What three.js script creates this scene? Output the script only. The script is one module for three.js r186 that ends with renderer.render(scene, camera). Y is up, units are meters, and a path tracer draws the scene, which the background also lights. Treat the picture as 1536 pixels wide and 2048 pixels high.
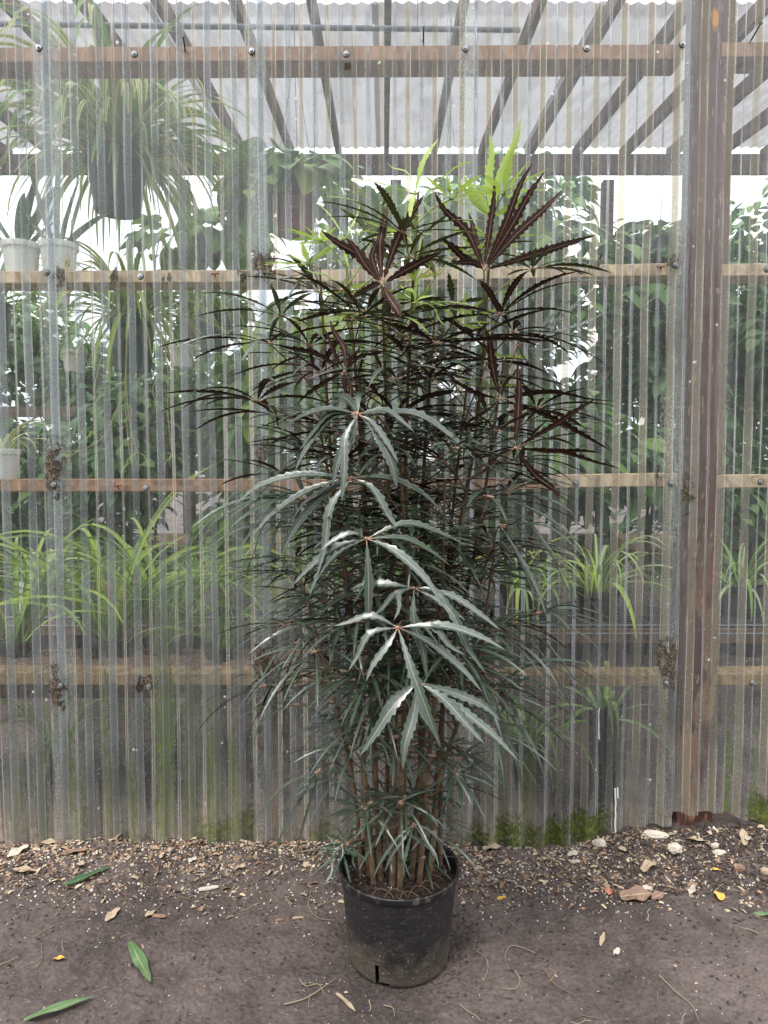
import * as THREE from 'three';
import { mergeGeometries } from 'three/addons/utils/BufferGeometryUtils.js';
import { RoundedBoxGeometry } from 'three/addons/geometries/RoundedBoxGeometry.js';

// ---------------------------------------------------------------- camera, sky, sun, exposure
const V = (x, y, z) => new THREE.Vector3(x, y, z);
const scene = new THREE.Scene();
const EYE = V(0, 1.148, 2.06), PITCH = -3.4 * Math.PI / 180, FOCAL = 1400;      // wall plane is z = 0; focal length in photo pixels (2048 high)
const camera = new THREE.PerspectiveCamera(2 * Math.atan(1024 / FOCAL) * 180 / Math.PI, 0.75, 0.05, 400);
camera.position.copy(EYE); camera.rotation.set(PITCH, 0, 0);
scene.add(camera);
const renderer = new THREE.WebGLRenderer({ antialias: true });
renderer.toneMapping = THREE.LinearToneMapping;
renderer.toneMappingExposure = 2.0;
renderer.shadowMap.enabled = true;
const sun = new THREE.DirectionalLight(new THREE.Color(1, 0.96, 0.9), 1.3);
sun.position.set(-2.5, 9, 4.5); sun.target.position.set(0, 0.6, 0);
sun.castShadow = true; sun.shadow.radius = 24;
Object.assign(sun.shadow.camera, { left: -5, right: 5, top: 5, bottom: -5, near: 0.5, far: 30 });
scene.add(sun, sun.target);

// ---------------------------------------------------------------- random numbers, noise, textures
function rng(seed) { let s = seed | 0; return () => { s = (s + 0x6d2b79f5) | 0; let t = Math.imul(s ^ (s >>> 15), 1 | s); t = (t + Math.imul(t ^ (t >>> 7), 61 | t)) ^ t; return ((t ^ (t >>> 14)) >>> 0) / 4294967296; }; }
const R = rng(7), rr = (a, b, r = R) => a + (b - a) * r();
const clamp = (x, a = 0, b = 1) => Math.min(b, Math.max(a, x)), ss = (a, b, x) => { const t = clamp((x - a) / (b - a)); return t * t * (3 - 2 * t); }, mix = (a, b, t) => a + (b - a) * t;
const TAB = new Float32Array(65536); { const r = rng(99); for (let i = 0; i < 65536; i++) TAB[i] = r(); }
const lat = (x, y, s) => TAB[(x * 374761 + y * 668265 + s * 9157) & 65535];
function noise(x, y, s = 0, px = 0, py = 0) {       // value noise, optionally periodic
  let x0 = Math.floor(x), y0 = Math.floor(y); const fx = x - x0, fy = y - y0, u = fx * fx * (3 - 2 * fx), v = fy * fy * (3 - 2 * fy);
  let x1 = x0 + 1, y1 = y0 + 1;
  if (px) { x0 = ((x0 % px) + px) % px; x1 = ((x1 % px) + px) % px; }
  if (py) { y0 = ((y0 % py) + py) % py; y1 = ((y1 % py) + py) % py; }
  return mix(mix(lat(x0, y0, s), lat(x1, y0, s), u), mix(lat(x0, y1, s), lat(x1, y1, s), u), v);
}
function fbm(x, y, s = 0, oct = 4, px = 0, py = 0) { let a = 0.5, v = 0, n = 0; for (let i = 0; i < oct; i++) { v += a * noise(x, y, s + i * 13, px, py); n += a; x *= 2; y *= 2; px *= 2; py *= 2; a *= 0.5; } return v / n; }
const toS = (l) => { l = clamp(l); return 255 * (l <= 0.0031308 ? 12.92 * l : 1.055 * Math.pow(l, 1 / 2.4) - 0.055); };
function tex(w, h, fn, srgb = true, wrap = THREE.RepeatWrapping) {     // fn(u, v) -> linear [r, g, b] or a grey value
  const d = new Uint8Array(w * h * 4);
  for (let j = 0, o = 0; j < h; j++) for (let i = 0; i < w; i++, o += 4) {
    const c = fn((i + 0.5) / w, (j + 0.5) / h);
    if (typeof c === 'number') d[o] = d[o + 1] = d[o + 2] = clamp(c) * 255;
    else for (let k = 0; k < 3; k++) d[o + k] = srgb ? toS(c[k]) : clamp(c[k]) * 255;
    d[o + 3] = 255;
  }
  const t = new THREE.DataTexture(d, w, h); t.wrapS = t.wrapT = wrap; t.magFilter = THREE.LinearFilter; t.minFilter = THREE.LinearFilter; t.colorSpace = srgb ? THREE.SRGBColorSpace : THREE.NoColorSpace; t.needsUpdate = true; return t;
}
const lin = (r, g, b) => new THREE.Color().setRGB(r, g, b);
const mixc = (a, b, t) => [mix(a[0], b[0], t), mix(a[1], b[1], t), mix(a[2], b[2], t)];
const std = (o) => new THREE.MeshStandardMaterial(o), phys = (o) => new THREE.MeshPhysicalMaterial(o);

{ // bright, even overcast: about three times brighter overhead than at the horizon, with soft cloud texture
  const W = 512, H = 256, d = new Float32Array(W * H * 4);
  for (let j = 0; j < H; j++) { const e = ((j + 0.5) / H - 0.5) * Math.PI, s = Math.max(0, Math.sin(e));
    for (let i = 0; i < W; i++) { const o = (j * W + i) * 4, c = 0.86 + 0.28 * fbm(i / W * 8, j / H * 7, 3, 4, 8, 0), L = (e < 0 ? 0.35 : (0.62 + 0.85 * s) * c);
      d[o] = L * 0.97; d[o + 1] = L; d[o + 2] = L * 1.055; d[o + 3] = 1; } }
  const t = new THREE.DataTexture(d, W, H, THREE.RGBAFormat, THREE.FloatType); t.mapping = THREE.EquirectangularReflectionMapping; t.magFilter = THREE.LinearFilter; t.needsUpdate = true;
  scene.background = t; scene.environment = t;
}

// ---------------------------------------------------------------- building helpers
const taken = {};
function numbered(n) { const k = taken[n] = (taken[n] ?? -1) + 1; return k ? n + '_' + String(k).padStart(3, '0') : n; }
function mesh(name, geo, m, parent) { const o = new THREE.Mesh(geo, m); o.name = name; if (parent) parent.add(o); return o; }
function thing(name, label, category, p = V(0, 0, 0), group) { const o = new THREE.Group(); o.name = numbered(name); o.position.copy(p); o.userData = { label, category }; if (group) o.userData.group = group; scene.add(o); return o; }
function single(name, geo, m, label, category, group) { const o = new THREE.Mesh(geo, m); o.name = numbered(name); o.userData = { label, category }; if (group) o.userData.group = group; scene.add(o); return o; }
const cp = Math.cos(PITCH), sp = Math.sin(PITCH);
function at(px, py, z) { const x = (px - 768) / FOCAL, y = (1024 - py) / FOCAL, d = V(x, y * cp + sp, y * sp - cp); return EYE.clone().addScaledVector(d, (z - EYE.z) / d.z); }   // the point at depth z that stands at that place of the photo
const merge = (list) => mergeGeometries(list.map((g) => g.index ? g.toNonIndexed() : g), false);
function metricUV(g, long = 0, off = [0, 0]) {     // uv in metres, u along the long axis
  const p = g.attributes.position, n = g.attributes.normal, uv = new Float32Array(p.count * 2), a = [0, 0, 0], m = [0, 0, 0];
  for (let i = 0; i < p.count; i++) { a[0] = p.getX(i); a[1] = p.getY(i); a[2] = p.getZ(i); m[0] = Math.abs(n.getX(i)); m[1] = Math.abs(n.getY(i)); m[2] = Math.abs(n.getZ(i));
    const f = m.indexOf(Math.max(...m)); let other = [0, 1, 2].filter((k) => k !== f && k !== long); if (f === long) other = [(long + 1) % 3];
    uv[i * 2] = (f === long ? a[(long + 2) % 3] : a[long]) + off[0]; uv[i * 2 + 1] = a[other[0]] + f * 0.31 + off[1]; }
  g.setAttribute('uv', new THREE.BufferAttribute(uv, 2)); return g;
}
function bar(w, h, d, long = 0, r = 0.003, seed = 0) { return metricUV(new RoundedBoxGeometry(w, h, d, 1, Math.min(r, w / 3, h / 3, d / 3)), long, [seed * 1.37, seed * 0.73]); }
function tube(pts, r0, r1, sides = 6, steps) {      // tapered tube along points, uv in metres
  const c = new THREE.CatmullRomCurve3(pts), n = steps ?? Math.max(4, pts.length * 3), f = c.computeFrenetFrames(n, false), P = [], U = [], I = [], len = c.getLength();
  for (let i = 0; i <= n; i++) { const t = i / n, p = c.getPointAt(t), r = mix(r0, r1, t);
    for (let k = 0; k <= sides; k++) { const a = k / sides * 2 * Math.PI, q = p.clone().addScaledVector(f.normals[i], Math.cos(a) * r).addScaledVector(f.binormals[i], Math.sin(a) * r); P.push(q.x, q.y, q.z); U.push(k / sides * 0.06, t * len); } }
  for (let i = 0; i < n; i++) for (let k = 0; k < sides; k++) { const a = i * (sides + 1) + k, b = a + sides + 1; I.push(a, a + 1, b, b, a + 1, b + 1); }
  const g = new THREE.BufferGeometry(); g.setAttribute('position', new THREE.Float32BufferAttribute(P, 3)); g.setAttribute('uv', new THREE.Float32BufferAttribute(U, 2)); g.setIndex(I); g.computeVertexNormals(); return g;
}
function placed(g, p, e = [0, 0, 0], s = 1) { g = g.clone(); g.applyMatrix4(new THREE.Matrix4().compose(p, new THREE.Quaternion().setFromEuler(new THREE.Euler(...e)), typeof s === 'number' ? V(s, s, s) : s)); return g; }
// a blade that starts at the origin along +x, bends in the xy plane and is widest where width(t) says; u across, v along
function blade(L, width, a0, bend, seg = 8, fold = 0.25, twist = 0, wave = 0, seed = 1) {
  const P = [], U = [], I = []; let x = 0, y = 0, a = a0; const ds = L / seg;
  for (let i = 0; i <= seg; i++) { const t = i / seg, w = width(t), tw = twist * t, up = [-Math.sin(a), Math.cos(a)], wv = wave * Math.sin(t * 9 + seed);
    for (const s of [-1, 0, 1]) { const lift = Math.abs(s) * w * (fold + wv * s) , z = s * w; const z2 = z * Math.cos(tw), l2 = lift + z * Math.sin(tw); P.push(x + up[0] * l2, y + up[1] * l2, z2); U.push(0.5 + s * 0.5, t); }
    a -= bend(t) * ds; x += Math.cos(a) * ds; y += Math.sin(a) * ds; }
  for (let i = 0; i < seg; i++) for (let k = 0; k < 2; k++) { const q = i * 3 + k; I.push(q, q + 1, q + 3, q + 3, q + 1, q + 4); }
  const g = new THREE.BufferGeometry(); g.setAttribute('position', new THREE.Float32BufferAttribute(P, 3)); g.setAttribute('uv', new THREE.Float32BufferAttribute(U, 2)); g.setIndex(I); g.computeVertexNormals(); return g;
}

// ---------------------------------------------------------------- materials
const grain = (u, v, s) => { const w = v * 42 + fbm(u * 5, v * 9, s, 3) * 7; return fbm(u * 18, w, s + 5, 3); };
const pineMap = tex(1024, 256, (u, v) => { const g = grain(u * 2.4, v * 0.6, 21), k = fbm(u * 11, v * 6, 40, 3), st = ss(0.62, 0.8, fbm(u * 17, v * 7, 60, 4)); return mixc(mixc([0.66, 0.5, 0.34], [0.4, 0.27, 0.16], ss(0.35, 0.72, g)), [0.2, 0.16, 0.12], 0.25 * k + 0.5 * st); });
const pineBump = tex(512, 128, (u, v) => grain(u * 2.4, v * 0.6, 21), false);
const M = {};
M.pine = std({ map: pineMap, bumpMap: pineBump, bumpScale: 0.0012, roughness: 0.8 });
M.pineOld = std({ map: pineMap, color: lin(0.62, 0.47, 0.42), bumpMap: pineBump, bumpScale: 0.0015, roughness: 0.85 });
M.pineMossy = std({ map: pineMap, color: lin(0.5, 0.47, 0.36), bumpMap: pineBump, bumpScale: 0.0015, roughness: 0.9 });
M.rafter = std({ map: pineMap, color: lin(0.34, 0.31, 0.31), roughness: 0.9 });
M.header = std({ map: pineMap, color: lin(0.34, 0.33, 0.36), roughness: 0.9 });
M.roof = phys({ map: tex(512, 512, (u, v) => { const f = fbm(u * 14, v * 14, 71, 5, 14, 14), p = ss(0.5, 0.66, fbm(u * 5, v * 5, 77, 4, 5, 5)); return mixc([0.74, 0.72, 0.75], [0.46, 0.43, 0.44], 0.45 * f + 0.5 * p); }), transmission: 0.33, roughness: 0.95, thickness: 0 });
M.roofClear = phys({ map: M.roof.map, color: lin(1.25, 1.25, 1.25), transmission: 0.9, roughness: 0.6, thickness: 0 });
M.steel = std({ map: tex(256, 1024, (u, v) => { const st = fbm(u * 26, v * 3, 81, 4), sp1 = ss(0.7, 0.8, fbm(u * 40, v * 120, 85, 3)), rust = ss(0.5, 0.62, fbm(u * 5 + 3, v * 22, 88, 4)) * ss(0.3, 0.16, v) , c = mixc([0.13, 0.05, 0.038], [0.055, 0.026, 0.022], st); return mixc(mixc(c, [0.3, 0.18, 0.11], 0.8 * rust), [0.42, 0.3, 0.2], 0.6 * sp1); }), roughness: 0.6, metalness: 0.0 });
M.screw = std({ color: lin(0.4, 0.4, 0.41), metalness: 0.85, roughness: 0.42 });
M.rubber = std({ color: lin(0.035, 0.035, 0.036), roughness: 0.8 });
M.nail = std({ color: lin(0.02, 0.02, 0.022), metalness: 0.3, roughness: 0.5 });
M.rustNail = std({ color: lin(0.16, 0.05, 0.025), roughness: 0.8 });
M.pipe = std({ color: lin(0.16, 0.18, 0.22), roughness: 0.6, metalness: 0.2 });
M.wire = std({ color: lin(0.24, 0.25, 0.27), roughness: 0.5, metalness: 0.6 });

// ---------------------------------------------------------------- ground
function ground(x, z) {
  const near = Math.exp(-((z - 0.02) ** 2) / 0.02), far = ss(6, 3, Math.hypot(x, z - 1));
  let h = (fbm(x * 2.3 + 9, z * 2.3 + 4, 5, 3) - 0.5) * 0.03 + (fbm(x * 13, z * 13, 6, 3) - 0.5) * 0.012 + (fbm(x * 46, z * 46, 8, 2) - 0.5) * 0.009;
  h += near * (0.012 + 0.022 * fbm(x * 7, z * 9, 11, 3)) * ss(-2.5, -1, x);
  h += ss(0.55, 0.78, x) * Math.exp(-((z + 0.03) ** 2) / 0.022) * 0.05 + ss(0.6, 0.8, x) * (fbm(x * 22, z * 22, 15, 3) - 0.5) * 0.03 * Math.exp(-((z - 0.03) ** 2) / 0.02);
  const pot = ss(0.2, 0.12, Math.hypot(x - 0.035, z - 0.46));
  return mix(h, 0, pot) * far;
}
const SOIL = 1.9;
const soilH = (u, v) => 0.55 * fbm(u * 46, v * 46, 30, 4, 46, 46) + 0.3 * fbm(u * 240, v * 240, 33, 2, 240, 240) + 0.15 * fbm(u * 9, v * 9, 37, 3, 9, 9);
const soilMap = tex(1536, 1536, (u, v) => {
  const h = soilH(u, v), p = fbm(u * 7, v * 7, 44, 4, 7, 7), f = noise(u * 620, v * 620, 47, 620, 620), d = fbm(u * 120, v * 120, 49, 3, 120, 120), q = noise(u * 330, v * 330, 51, 330, 330);
  let c = mixc([0.05, 0.04, 0.036], [0.15, 0.122, 0.11], ss(0.28, 0.72, 0.6 * p + 0.4 * h)); c = mixc(c, [0.035, 0.028, 0.025], 0.4 * ss(0.58, 0.8, 0.6 * d + 0.4 * f)); c = mixc(c, [0.2, 0.165, 0.14], 0.6 * ss(0.72, 0.98, f)); c = c.map((k) => k * (0.72 + 0.56 * fbm(u * 300, v * 300, 53, 2, 300, 300)));
  return q > 0.968 ? mixc(c, [0.45, 0.4, 0.34], ss(0.968, 0.99, q)) : c; });
const soilBump = tex(1024, 1024, soilH, false);
M.soil = std({ map: soilMap, color: lin(0.86, 0.81, 0.81), bumpMap: soilBump, bumpScale: 0.015, roughness: 0.86 });
{
  const spread = (a, b, n) => Array.from({ length: n + 1 }, (_, i) => a + (b - a) * i / n);
  const xs = [-90, -40, -18, -9, -5, -3.2, -2.3, ...spread(-1.75, 1.75, 260), 2.3, 3.2, 5, 9, 18, 40, 90], zs = [-120, -60, -30, -15, -8, -5, -3, -1.8, -1, -0.6, ...spread(-0.4, 1.35, 150), 1.7, 2.2, 3, 5, 9, 18, 40, 90];
  const P = [], U = [], I = [], W = xs.length;
  for (const z of zs) for (const x of xs) { P.push(x, ground(x, z), z); U.push(x / SOIL, -z / SOIL); }
  for (let j = 0; j + 1 < zs.length; j++) for (let i = 0; i + 1 < W; i++) { const a = j * W + i, b = a + W; I.push(a, b, a + 1, a + 1, b, b + 1); }
  const g = new THREE.BufferGeometry(); g.setAttribute('position', new THREE.Float32BufferAttribute(P, 3)); g.setAttribute('uv', new THREE.Float32BufferAttribute(U, 2)); g.setIndex(I); g.computeVertexNormals();
  const o = mesh('ground', g, M.soil, scene); o.userData = { kind: 'structure', label: 'damp dark brown bare soil in front of the greenhouse', category: 'ground' };
}

// ---------------------------------------------------------------- the greenhouse
const house = thing('greenhouse', 'greenhouse walled with dirty clear corrugated plastic sheets on pale timber rails', 'greenhouse');
const PITCHW = 0.0762, DEEP = 0.0115;
function profile(x) {                               // trapezoid ribs with rounded corners
  const p = ((x / PITCHW) % 1 + 1) % 1, f = 0.32, s = 0.18, e = (t) => t;
  return DEEP * (p < f ? 1 : p < f + s ? 1 - 2 * e((p - f) / s) : p < 2 * f + s ? -1 : -1 + 2 * e((p - 2 * f - s) / s));
}
const roundProfile = (x) => { let v = 0; for (let k = -2; k <= 2; k++) v += profile(x + k * 0.0009); return v / 5; };
// what has settled on each sheet: dust film, mud thrown up by rain, algae, moss, mildew, caked dirt at the laps; plus painted rib reflections
const CAKED = [[108, 935, 0.022, 0.055, 1], [527, 530, 0.026, 0.03, 1], [525, 905, 0.016, 0.03, 0.8], [529, 1330, 0.03, 0.05, 1.1], [520, 1410, 0.006, 0.12, 0.9], [1334, 1318, 0.022, 0.06, 0.9], [1372, 985, 0.014, 0.05, 0.8], [290, 1368, 0.03, 0.018, 1], [112, 1372, 0.022, 0.05, 0.9], [620, 548, 0.02, 0.012, 0.6], [228, 555, 0.012, 0.02, 0.8], [120, 550, 0.014, 0.02, 0.7], [1190, 535, 0.02, 0.012, 0.7], [1345, 525, 0.014, 0.016, 0.7], [1316, 955, 0.014, 0.016, 0.8], [490, 552, 0.016, 0.016, 0.7], [336, 556, 0.012, 0.012, 0.7]].map(([a, b, w, h, k]) => { const p = at(a, b, 0); return [p.x, p.y, w, h, k]; });
const MOSS = [[1, [930, 975], 0.055], [1, [990, 1040], 0.085], [1, [1050, 1075], 0.06], [1, [1085, 1125], 0.075], [1, [1135, 1210], 0.095], [0, [395, 470], 0.075], [0, [480, 505], 0.1], [0, [250, 300], 0.035], [1, [1490, 1536], 0.13], [0, [620, 680], 0.06]].map(([k, [a, b], h]) => [at(a, 1680, 0).x, at(b, 1680, 0).x, h * 1.3, k]);
const STREAK = [[312, 345, 0.75, 1], [368, 395, 0.6, 0.6], [410, 440, 0.55, 0.8], [455, 480, 0.5, 0.6], [128, 150, 0.5, 0.5], [205, 225, 0.7, 0.6], [70, 90, 0.45, 0.5], [1446, 1466, 0.45, 1.1], [1500, 1516, 0.42, 0.8], [1040, 1070, 0.5, 0.7], [980, 1000, 0.5, 0.5], [250, 280, 0.4, 0.5], [20, 40, 0.4, 0.5], [160, 175, 0.35, 0.5]].map(([a, b, h, k]) => { const p = at(a, 1450, 0), q = at(b, 1450, 0); return [p.x, q.x, h, k]; });
const CRACK = [[at(1201, 1480, 0), at(1200, 1418, 0)], [at(1228, 1694, 0), at(1228, 1572, 0)], [at(1233, 1592, 0), at(1233, 1570, 0)]];
function sheetTextures(x0, x1, top, seed) {
  const W = 1024, H = 1536, col = new Uint8Array(W * H * 4), tr = new Uint8Array(W * H * 4), rs = rng(seed * 31 + 5);
  const blobs = Array.from({ length: 46 }, () => [rr(x0, x1, rs), rr(0.1, 2.6, rs), rr(0.0012, 0.0042, rs)]);
  for (let j = 0, o = 0; j < H; j++) { const y = (j + 0.5) / H * top;
    for (let i = 0; i < W; i++, o += 4) { const x = mix(x0, x1, (i + 0.5) / W), S = seed * 101;
      const fine = noise(x * 900, y * 700, S + 1), med = fbm(x * 120, y * 60, S + 2, 3), str = fbm(x * 70, y * 1.4, S + 3, 3), big = fbm(x * 5, y * 3, S + 4, 3);
      let d = 0.008 + 0.085 * ss(0.42, 0.9, str) * (0.3 + fine) + 0.03 * ss(0.35, 0.75, med) * ss(0.35, 0.7, fbm(x * 11, y * 2.2, S + 5, 3)) + 0.018 * fine + 0.02 * big, c = [0.7, 0.72, 0.72];
      const put = (k, a) => { k = clamp(k); c = mixc(c, a, k / (k + d * (1 - k) + 1e-5)); d = d + k * (1 - d); };
      // painted reflection strips on rib flanks, refraction lines at bends; speckled dust at laps
      const rp = ((x / PITCHW) % 1 + 1) % 1, bend = Math.min(Math.abs(rp - 0.32), Math.abs(rp - 0.5), Math.abs(rp - 0.82), rp, 1 - rp) * PITCHW, glintVar = fbm(x * 13, y * 5, S + 15, 3), left = rp > 0.82;
      if (left || (rp > 0.32 && rp < 0.5)) put((left ? 0.22 : 0.28) * (0.45 + 0.9 * glintVar) * (0.7 + 0.6 * fine), left ? [0.66, 0.6, 0.47] : [0.74, 0.79, 0.82]);
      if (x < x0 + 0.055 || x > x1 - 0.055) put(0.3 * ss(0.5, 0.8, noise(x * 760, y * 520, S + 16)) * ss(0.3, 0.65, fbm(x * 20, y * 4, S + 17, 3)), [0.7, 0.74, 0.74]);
      put((bend < 0.0011 ? 0.3 : 0) * ss(0.25, 0.6, glintVar) * (0.5 + fine), [0.8, 0.8, 0.77]);
      const mid = ss(0.45, 0.62, fbm(x * 90, y * 9, S + 6, 3)) * ss(0.95, 0.5, y + (big - 0.5) * 0.4);
      put(0.4 * mid * ss(0.55, 0.85, noise(x * 1000, y * 620, S + 7)), [0.08, 0.085, 0.075]);
      const mud = clamp((0.22 - y + (big - 0.5) * 0.26 + (str - 0.5) * 0.26) / 0.3);
      put(mud ** 1.35 * (0.32 + 0.6 * med + 0.35 * (fine - 0.5)), mixc([0.42, 0.34, 0.27], [0.6, 0.53, 0.45], fine));
      const sl = noise(x * 300, y * 260, S + 8); if (y < 0.6 && sl > 0.93) put(0.7, [0.3, 0.24, 0.18]);
      for (const [a, b, h, k] of STREAK) if (x > a - 0.01 && x < b + 0.01 && y < h + 0.1) put(k * 0.42 * ss(a - 0.008, a + 0.012, x + (med - 0.5) * 0.02) * ss(b + 0.008, b - 0.012, x + (med - 0.5) * 0.02) * ss(h + 0.08, h * 0.45, y + (med - 0.5) * 0.3) * (0.35 + 0.9 * ss(0.35, 0.65, fbm(x * 240, y * 80, S + 9, 3))), mixc([0.26, 0.34, 0.1], [0.15, 0.2, 0.06], fine));
      for (const [a, b, h, k] of MOSS) if (x > a - 0.02 && x < b + 0.02 && y < h + 0.05) { const m = fbm(x * 130, y * 130, S + 10, 4), e = ss(a - 0.012, a + 0.008, x + (m - 0.5) * 0.05) * ss(b + 0.012, b - 0.008, x + (m - 0.5) * 0.05) * ss(h + 0.01, h - 0.025, y + (m - 0.5) * 0.09); put((k ? 0.94 : 0.6) * e * ss(0.2, 0.42, m), mixc([0.05, 0.07, 0.014], [0.15, 0.19, 0.04], ss(0.4, 0.7, m + (fine - 0.5) * 0.4))); }
      for (const [a, b, w, h, k] of CAKED) { const dx = (x - a) / w, dy = (y - b) / h; if (dx * dx + dy * dy < 3.4) { const m = fbm(x * 95, y * 60, S + 12, 5), m2 = fbm(x * 400, y * 300, S + 13, 2); put(k * ss(0.95, 0.6, Math.sqrt(dx * dx + dy * dy) * 0.8 + (m - 0.5) * 2.3 + (m2 - 0.5) * 0.9), mixc([0.05, 0.04, 0.03], [0.24, 0.18, 0.12], ss(0.5, 0.75, fbm(x * 330, y * 330, S + 14, 2)))); } }
      for (const [a, b, r] of blobs) { const dx = x - a, dy = y - b; if (dx * dx + dy * dy < r * r) put(0.75, [0.7, 0.67, 0.6]); }
      if (seed === 4) for (const [a, b] of CRACK) if (y > a.y && y < b.y && Math.abs(x - mix(a.x, b.x, (y - a.y) / (b.y - a.y)) - (noise(1, y * 60, 9) - 0.5) * 0.004) < 0.0022) put(0.92, [0.85, 0.86, 0.88]);
      if (seed === 5) { const p = at(1425, 45, 0), dx = (x - p.x) / 0.009, dy = (y - p.y) / 0.03; if (dx * dx + dy * dy < 2) put(0.8 * ss(1.2, 0.5, Math.hypot(dx, dy) + (med - 0.5)), [0.5, 0.25, 0.08]); }
      // clear plastic tints what passes through only a little: settled matter and painted rib strips carry their own colour
      for (let k = 0; k < 3; k++) col[o + k] = toS(mix([0.93, 0.95, 0.94][k], c[k], ss(0.02, 0.3, d)));
      col[o + 3] = 255; tr[o] = tr[o + 1] = tr[o + 2] = 255 * (1 - clamp(d)); tr[o + 3] = 255;
    } }
  const T = (d, s) => { const t = new THREE.DataTexture(d, W, H); t.magFilter = t.minFilter = THREE.LinearFilter; t.wrapS = t.wrapT = THREE.ClampToEdgeWrapping; t.colorSpace = s; t.needsUpdate = true; return t; };
  return [T(col, THREE.SRGBColorSpace), T(tr, THREE.NoColorSpace)];
}
const TOP = 3.46;
function sheet(x0, x1, z, low, seed) {
  const [map, tmap] = sheetTextures(x0, x1, TOP, seed), step = PITCHW / 22, nx = Math.ceil((x1 - x0) / step), ny = 44, P = [], U = [], I = [];
  for (let j = 0; j <= ny; j++) for (let i = 0; i <= nx; i++) { const x = mix(x0, x1, i / nx), b = low(x), t = j / ny, y = b + (TOP - b) * t;
    const wob = (fbm(x * 6 + seed * 9, y * 2.5, 17, 3) - 0.5) * 0.007 + (noise(x * 26, y * 7, 19) - 0.5) * 0.0018, sl = (fbm(x * 9, y * 3, 23 + seed, 2) - 0.5) * 0.006;
    P.push(x + sl, y, z + roundProfile(x) + wob); U.push(i / nx, y / TOP); }
  for (let j = 0; j < ny; j++) for (let i = 0; i < nx; i++) { const a = j * (nx + 1) + i, b = a + nx + 1; I.push(a, a + 1, b, b, a + 1, b + 1); }
  const g = new THREE.BufferGeometry(); g.setAttribute('position', new THREE.Float32BufferAttribute(P, 3)); g.setAttribute('uv', new THREE.Float32BufferAttribute(U, 2)); g.setIndex(I); g.computeVertexNormals();
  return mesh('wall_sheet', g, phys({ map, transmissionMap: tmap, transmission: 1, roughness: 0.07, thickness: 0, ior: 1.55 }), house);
}
const lowL = (x) => 0.006 + 0.008 * noise(x * 9, 1, 3);
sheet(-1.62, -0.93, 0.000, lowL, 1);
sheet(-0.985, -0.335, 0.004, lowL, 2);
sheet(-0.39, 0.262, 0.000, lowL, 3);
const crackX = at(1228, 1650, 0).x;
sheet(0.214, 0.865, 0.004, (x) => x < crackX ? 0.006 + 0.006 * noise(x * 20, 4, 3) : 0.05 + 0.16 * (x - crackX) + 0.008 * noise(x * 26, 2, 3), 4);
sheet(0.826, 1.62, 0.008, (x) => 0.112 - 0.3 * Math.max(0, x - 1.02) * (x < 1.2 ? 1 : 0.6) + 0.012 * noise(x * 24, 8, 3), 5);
// rails that the sheets are screwed to, 89 mm deep, laid flat
const RZ = -0.0165, RD = 0.089;
function rail(pxA, pxB, yA, yB, h, m, seed, depth = RD) {      // from pixel column to column, y of the front face's middle
  const a = at(pxA, yA, RZ), b = at(pxB, yB, RZ), L = a.distanceTo(b), o = mesh('rail', bar(L, h, depth, 0, 0.004, seed), m, house);
  o.position.copy(a).lerp(b, 0.5); o.position.z = RZ - depth / 2; o.rotation.z = Math.atan2(b.y - a.y, b.x - a.x); return o;
}
rail(-150, 1368, 110, 103, 0.043, M.pineOld, 1); rail(1442, 1680, 99, 97, 0.043, M.pineOld, 2);
rail(-150, 700, 555, 551, 0.037, M.pine, 3); rail(702, 1364, 551, 538, 0.037, M.pine, 4); rail(1444, 1680, 540, 537, 0.037, M.pine, 5);
rail(-150, 515, 971, 971, 0.038, M.pineOld, 6); rail(517, 1111, 972, 967, 0.036, M.pineOld, 11); rail(1113, 1356, 963, 959, 0.04, M.pine, 7); rail(1434, 1680, 963, 961, 0.04, M.pine, 8);
rail(-150, 1338, 1358, 1362, 0.037, M.pineMossy, 9); rail(1418, 1680, 1360, 1360, 0.037, M.pineMossy, 10);
{ const a = at(-150, 20, RZ), o = mesh('rail', bar(3.2, 0.043, RD, 0, 0.004, 12), M.pineOld, house); o.position.set(0, 2.94, RZ - RD / 2); const q = mesh('rail', bar(3.2, 0.09, 0.089, 0, 0.004, 13), M.pineOld, house); q.position.set(0, 3.44, RZ - RD / 2); }
{ // brown steel posts, the one in view and the next two out of sight
  for (const x of [at(1403, 900, -0.05).x, at(1403, 900, -0.05).x - 2.6]) { const g = metricUV(new RoundedBoxGeometry(0.108, 3.44, 0.1, 3, 0.012), 1); const uv = g.attributes.uv; for (let i = 0; i < uv.count; i++) uv.setXY(i, uv.getY(i) * 4, (uv.getX(i) + 1.72) / 3.44); const p = mesh('post', g, M.steel, house); p.position.set(x, 1.72 - 0.02, RZ - 0.052); } }
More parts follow.
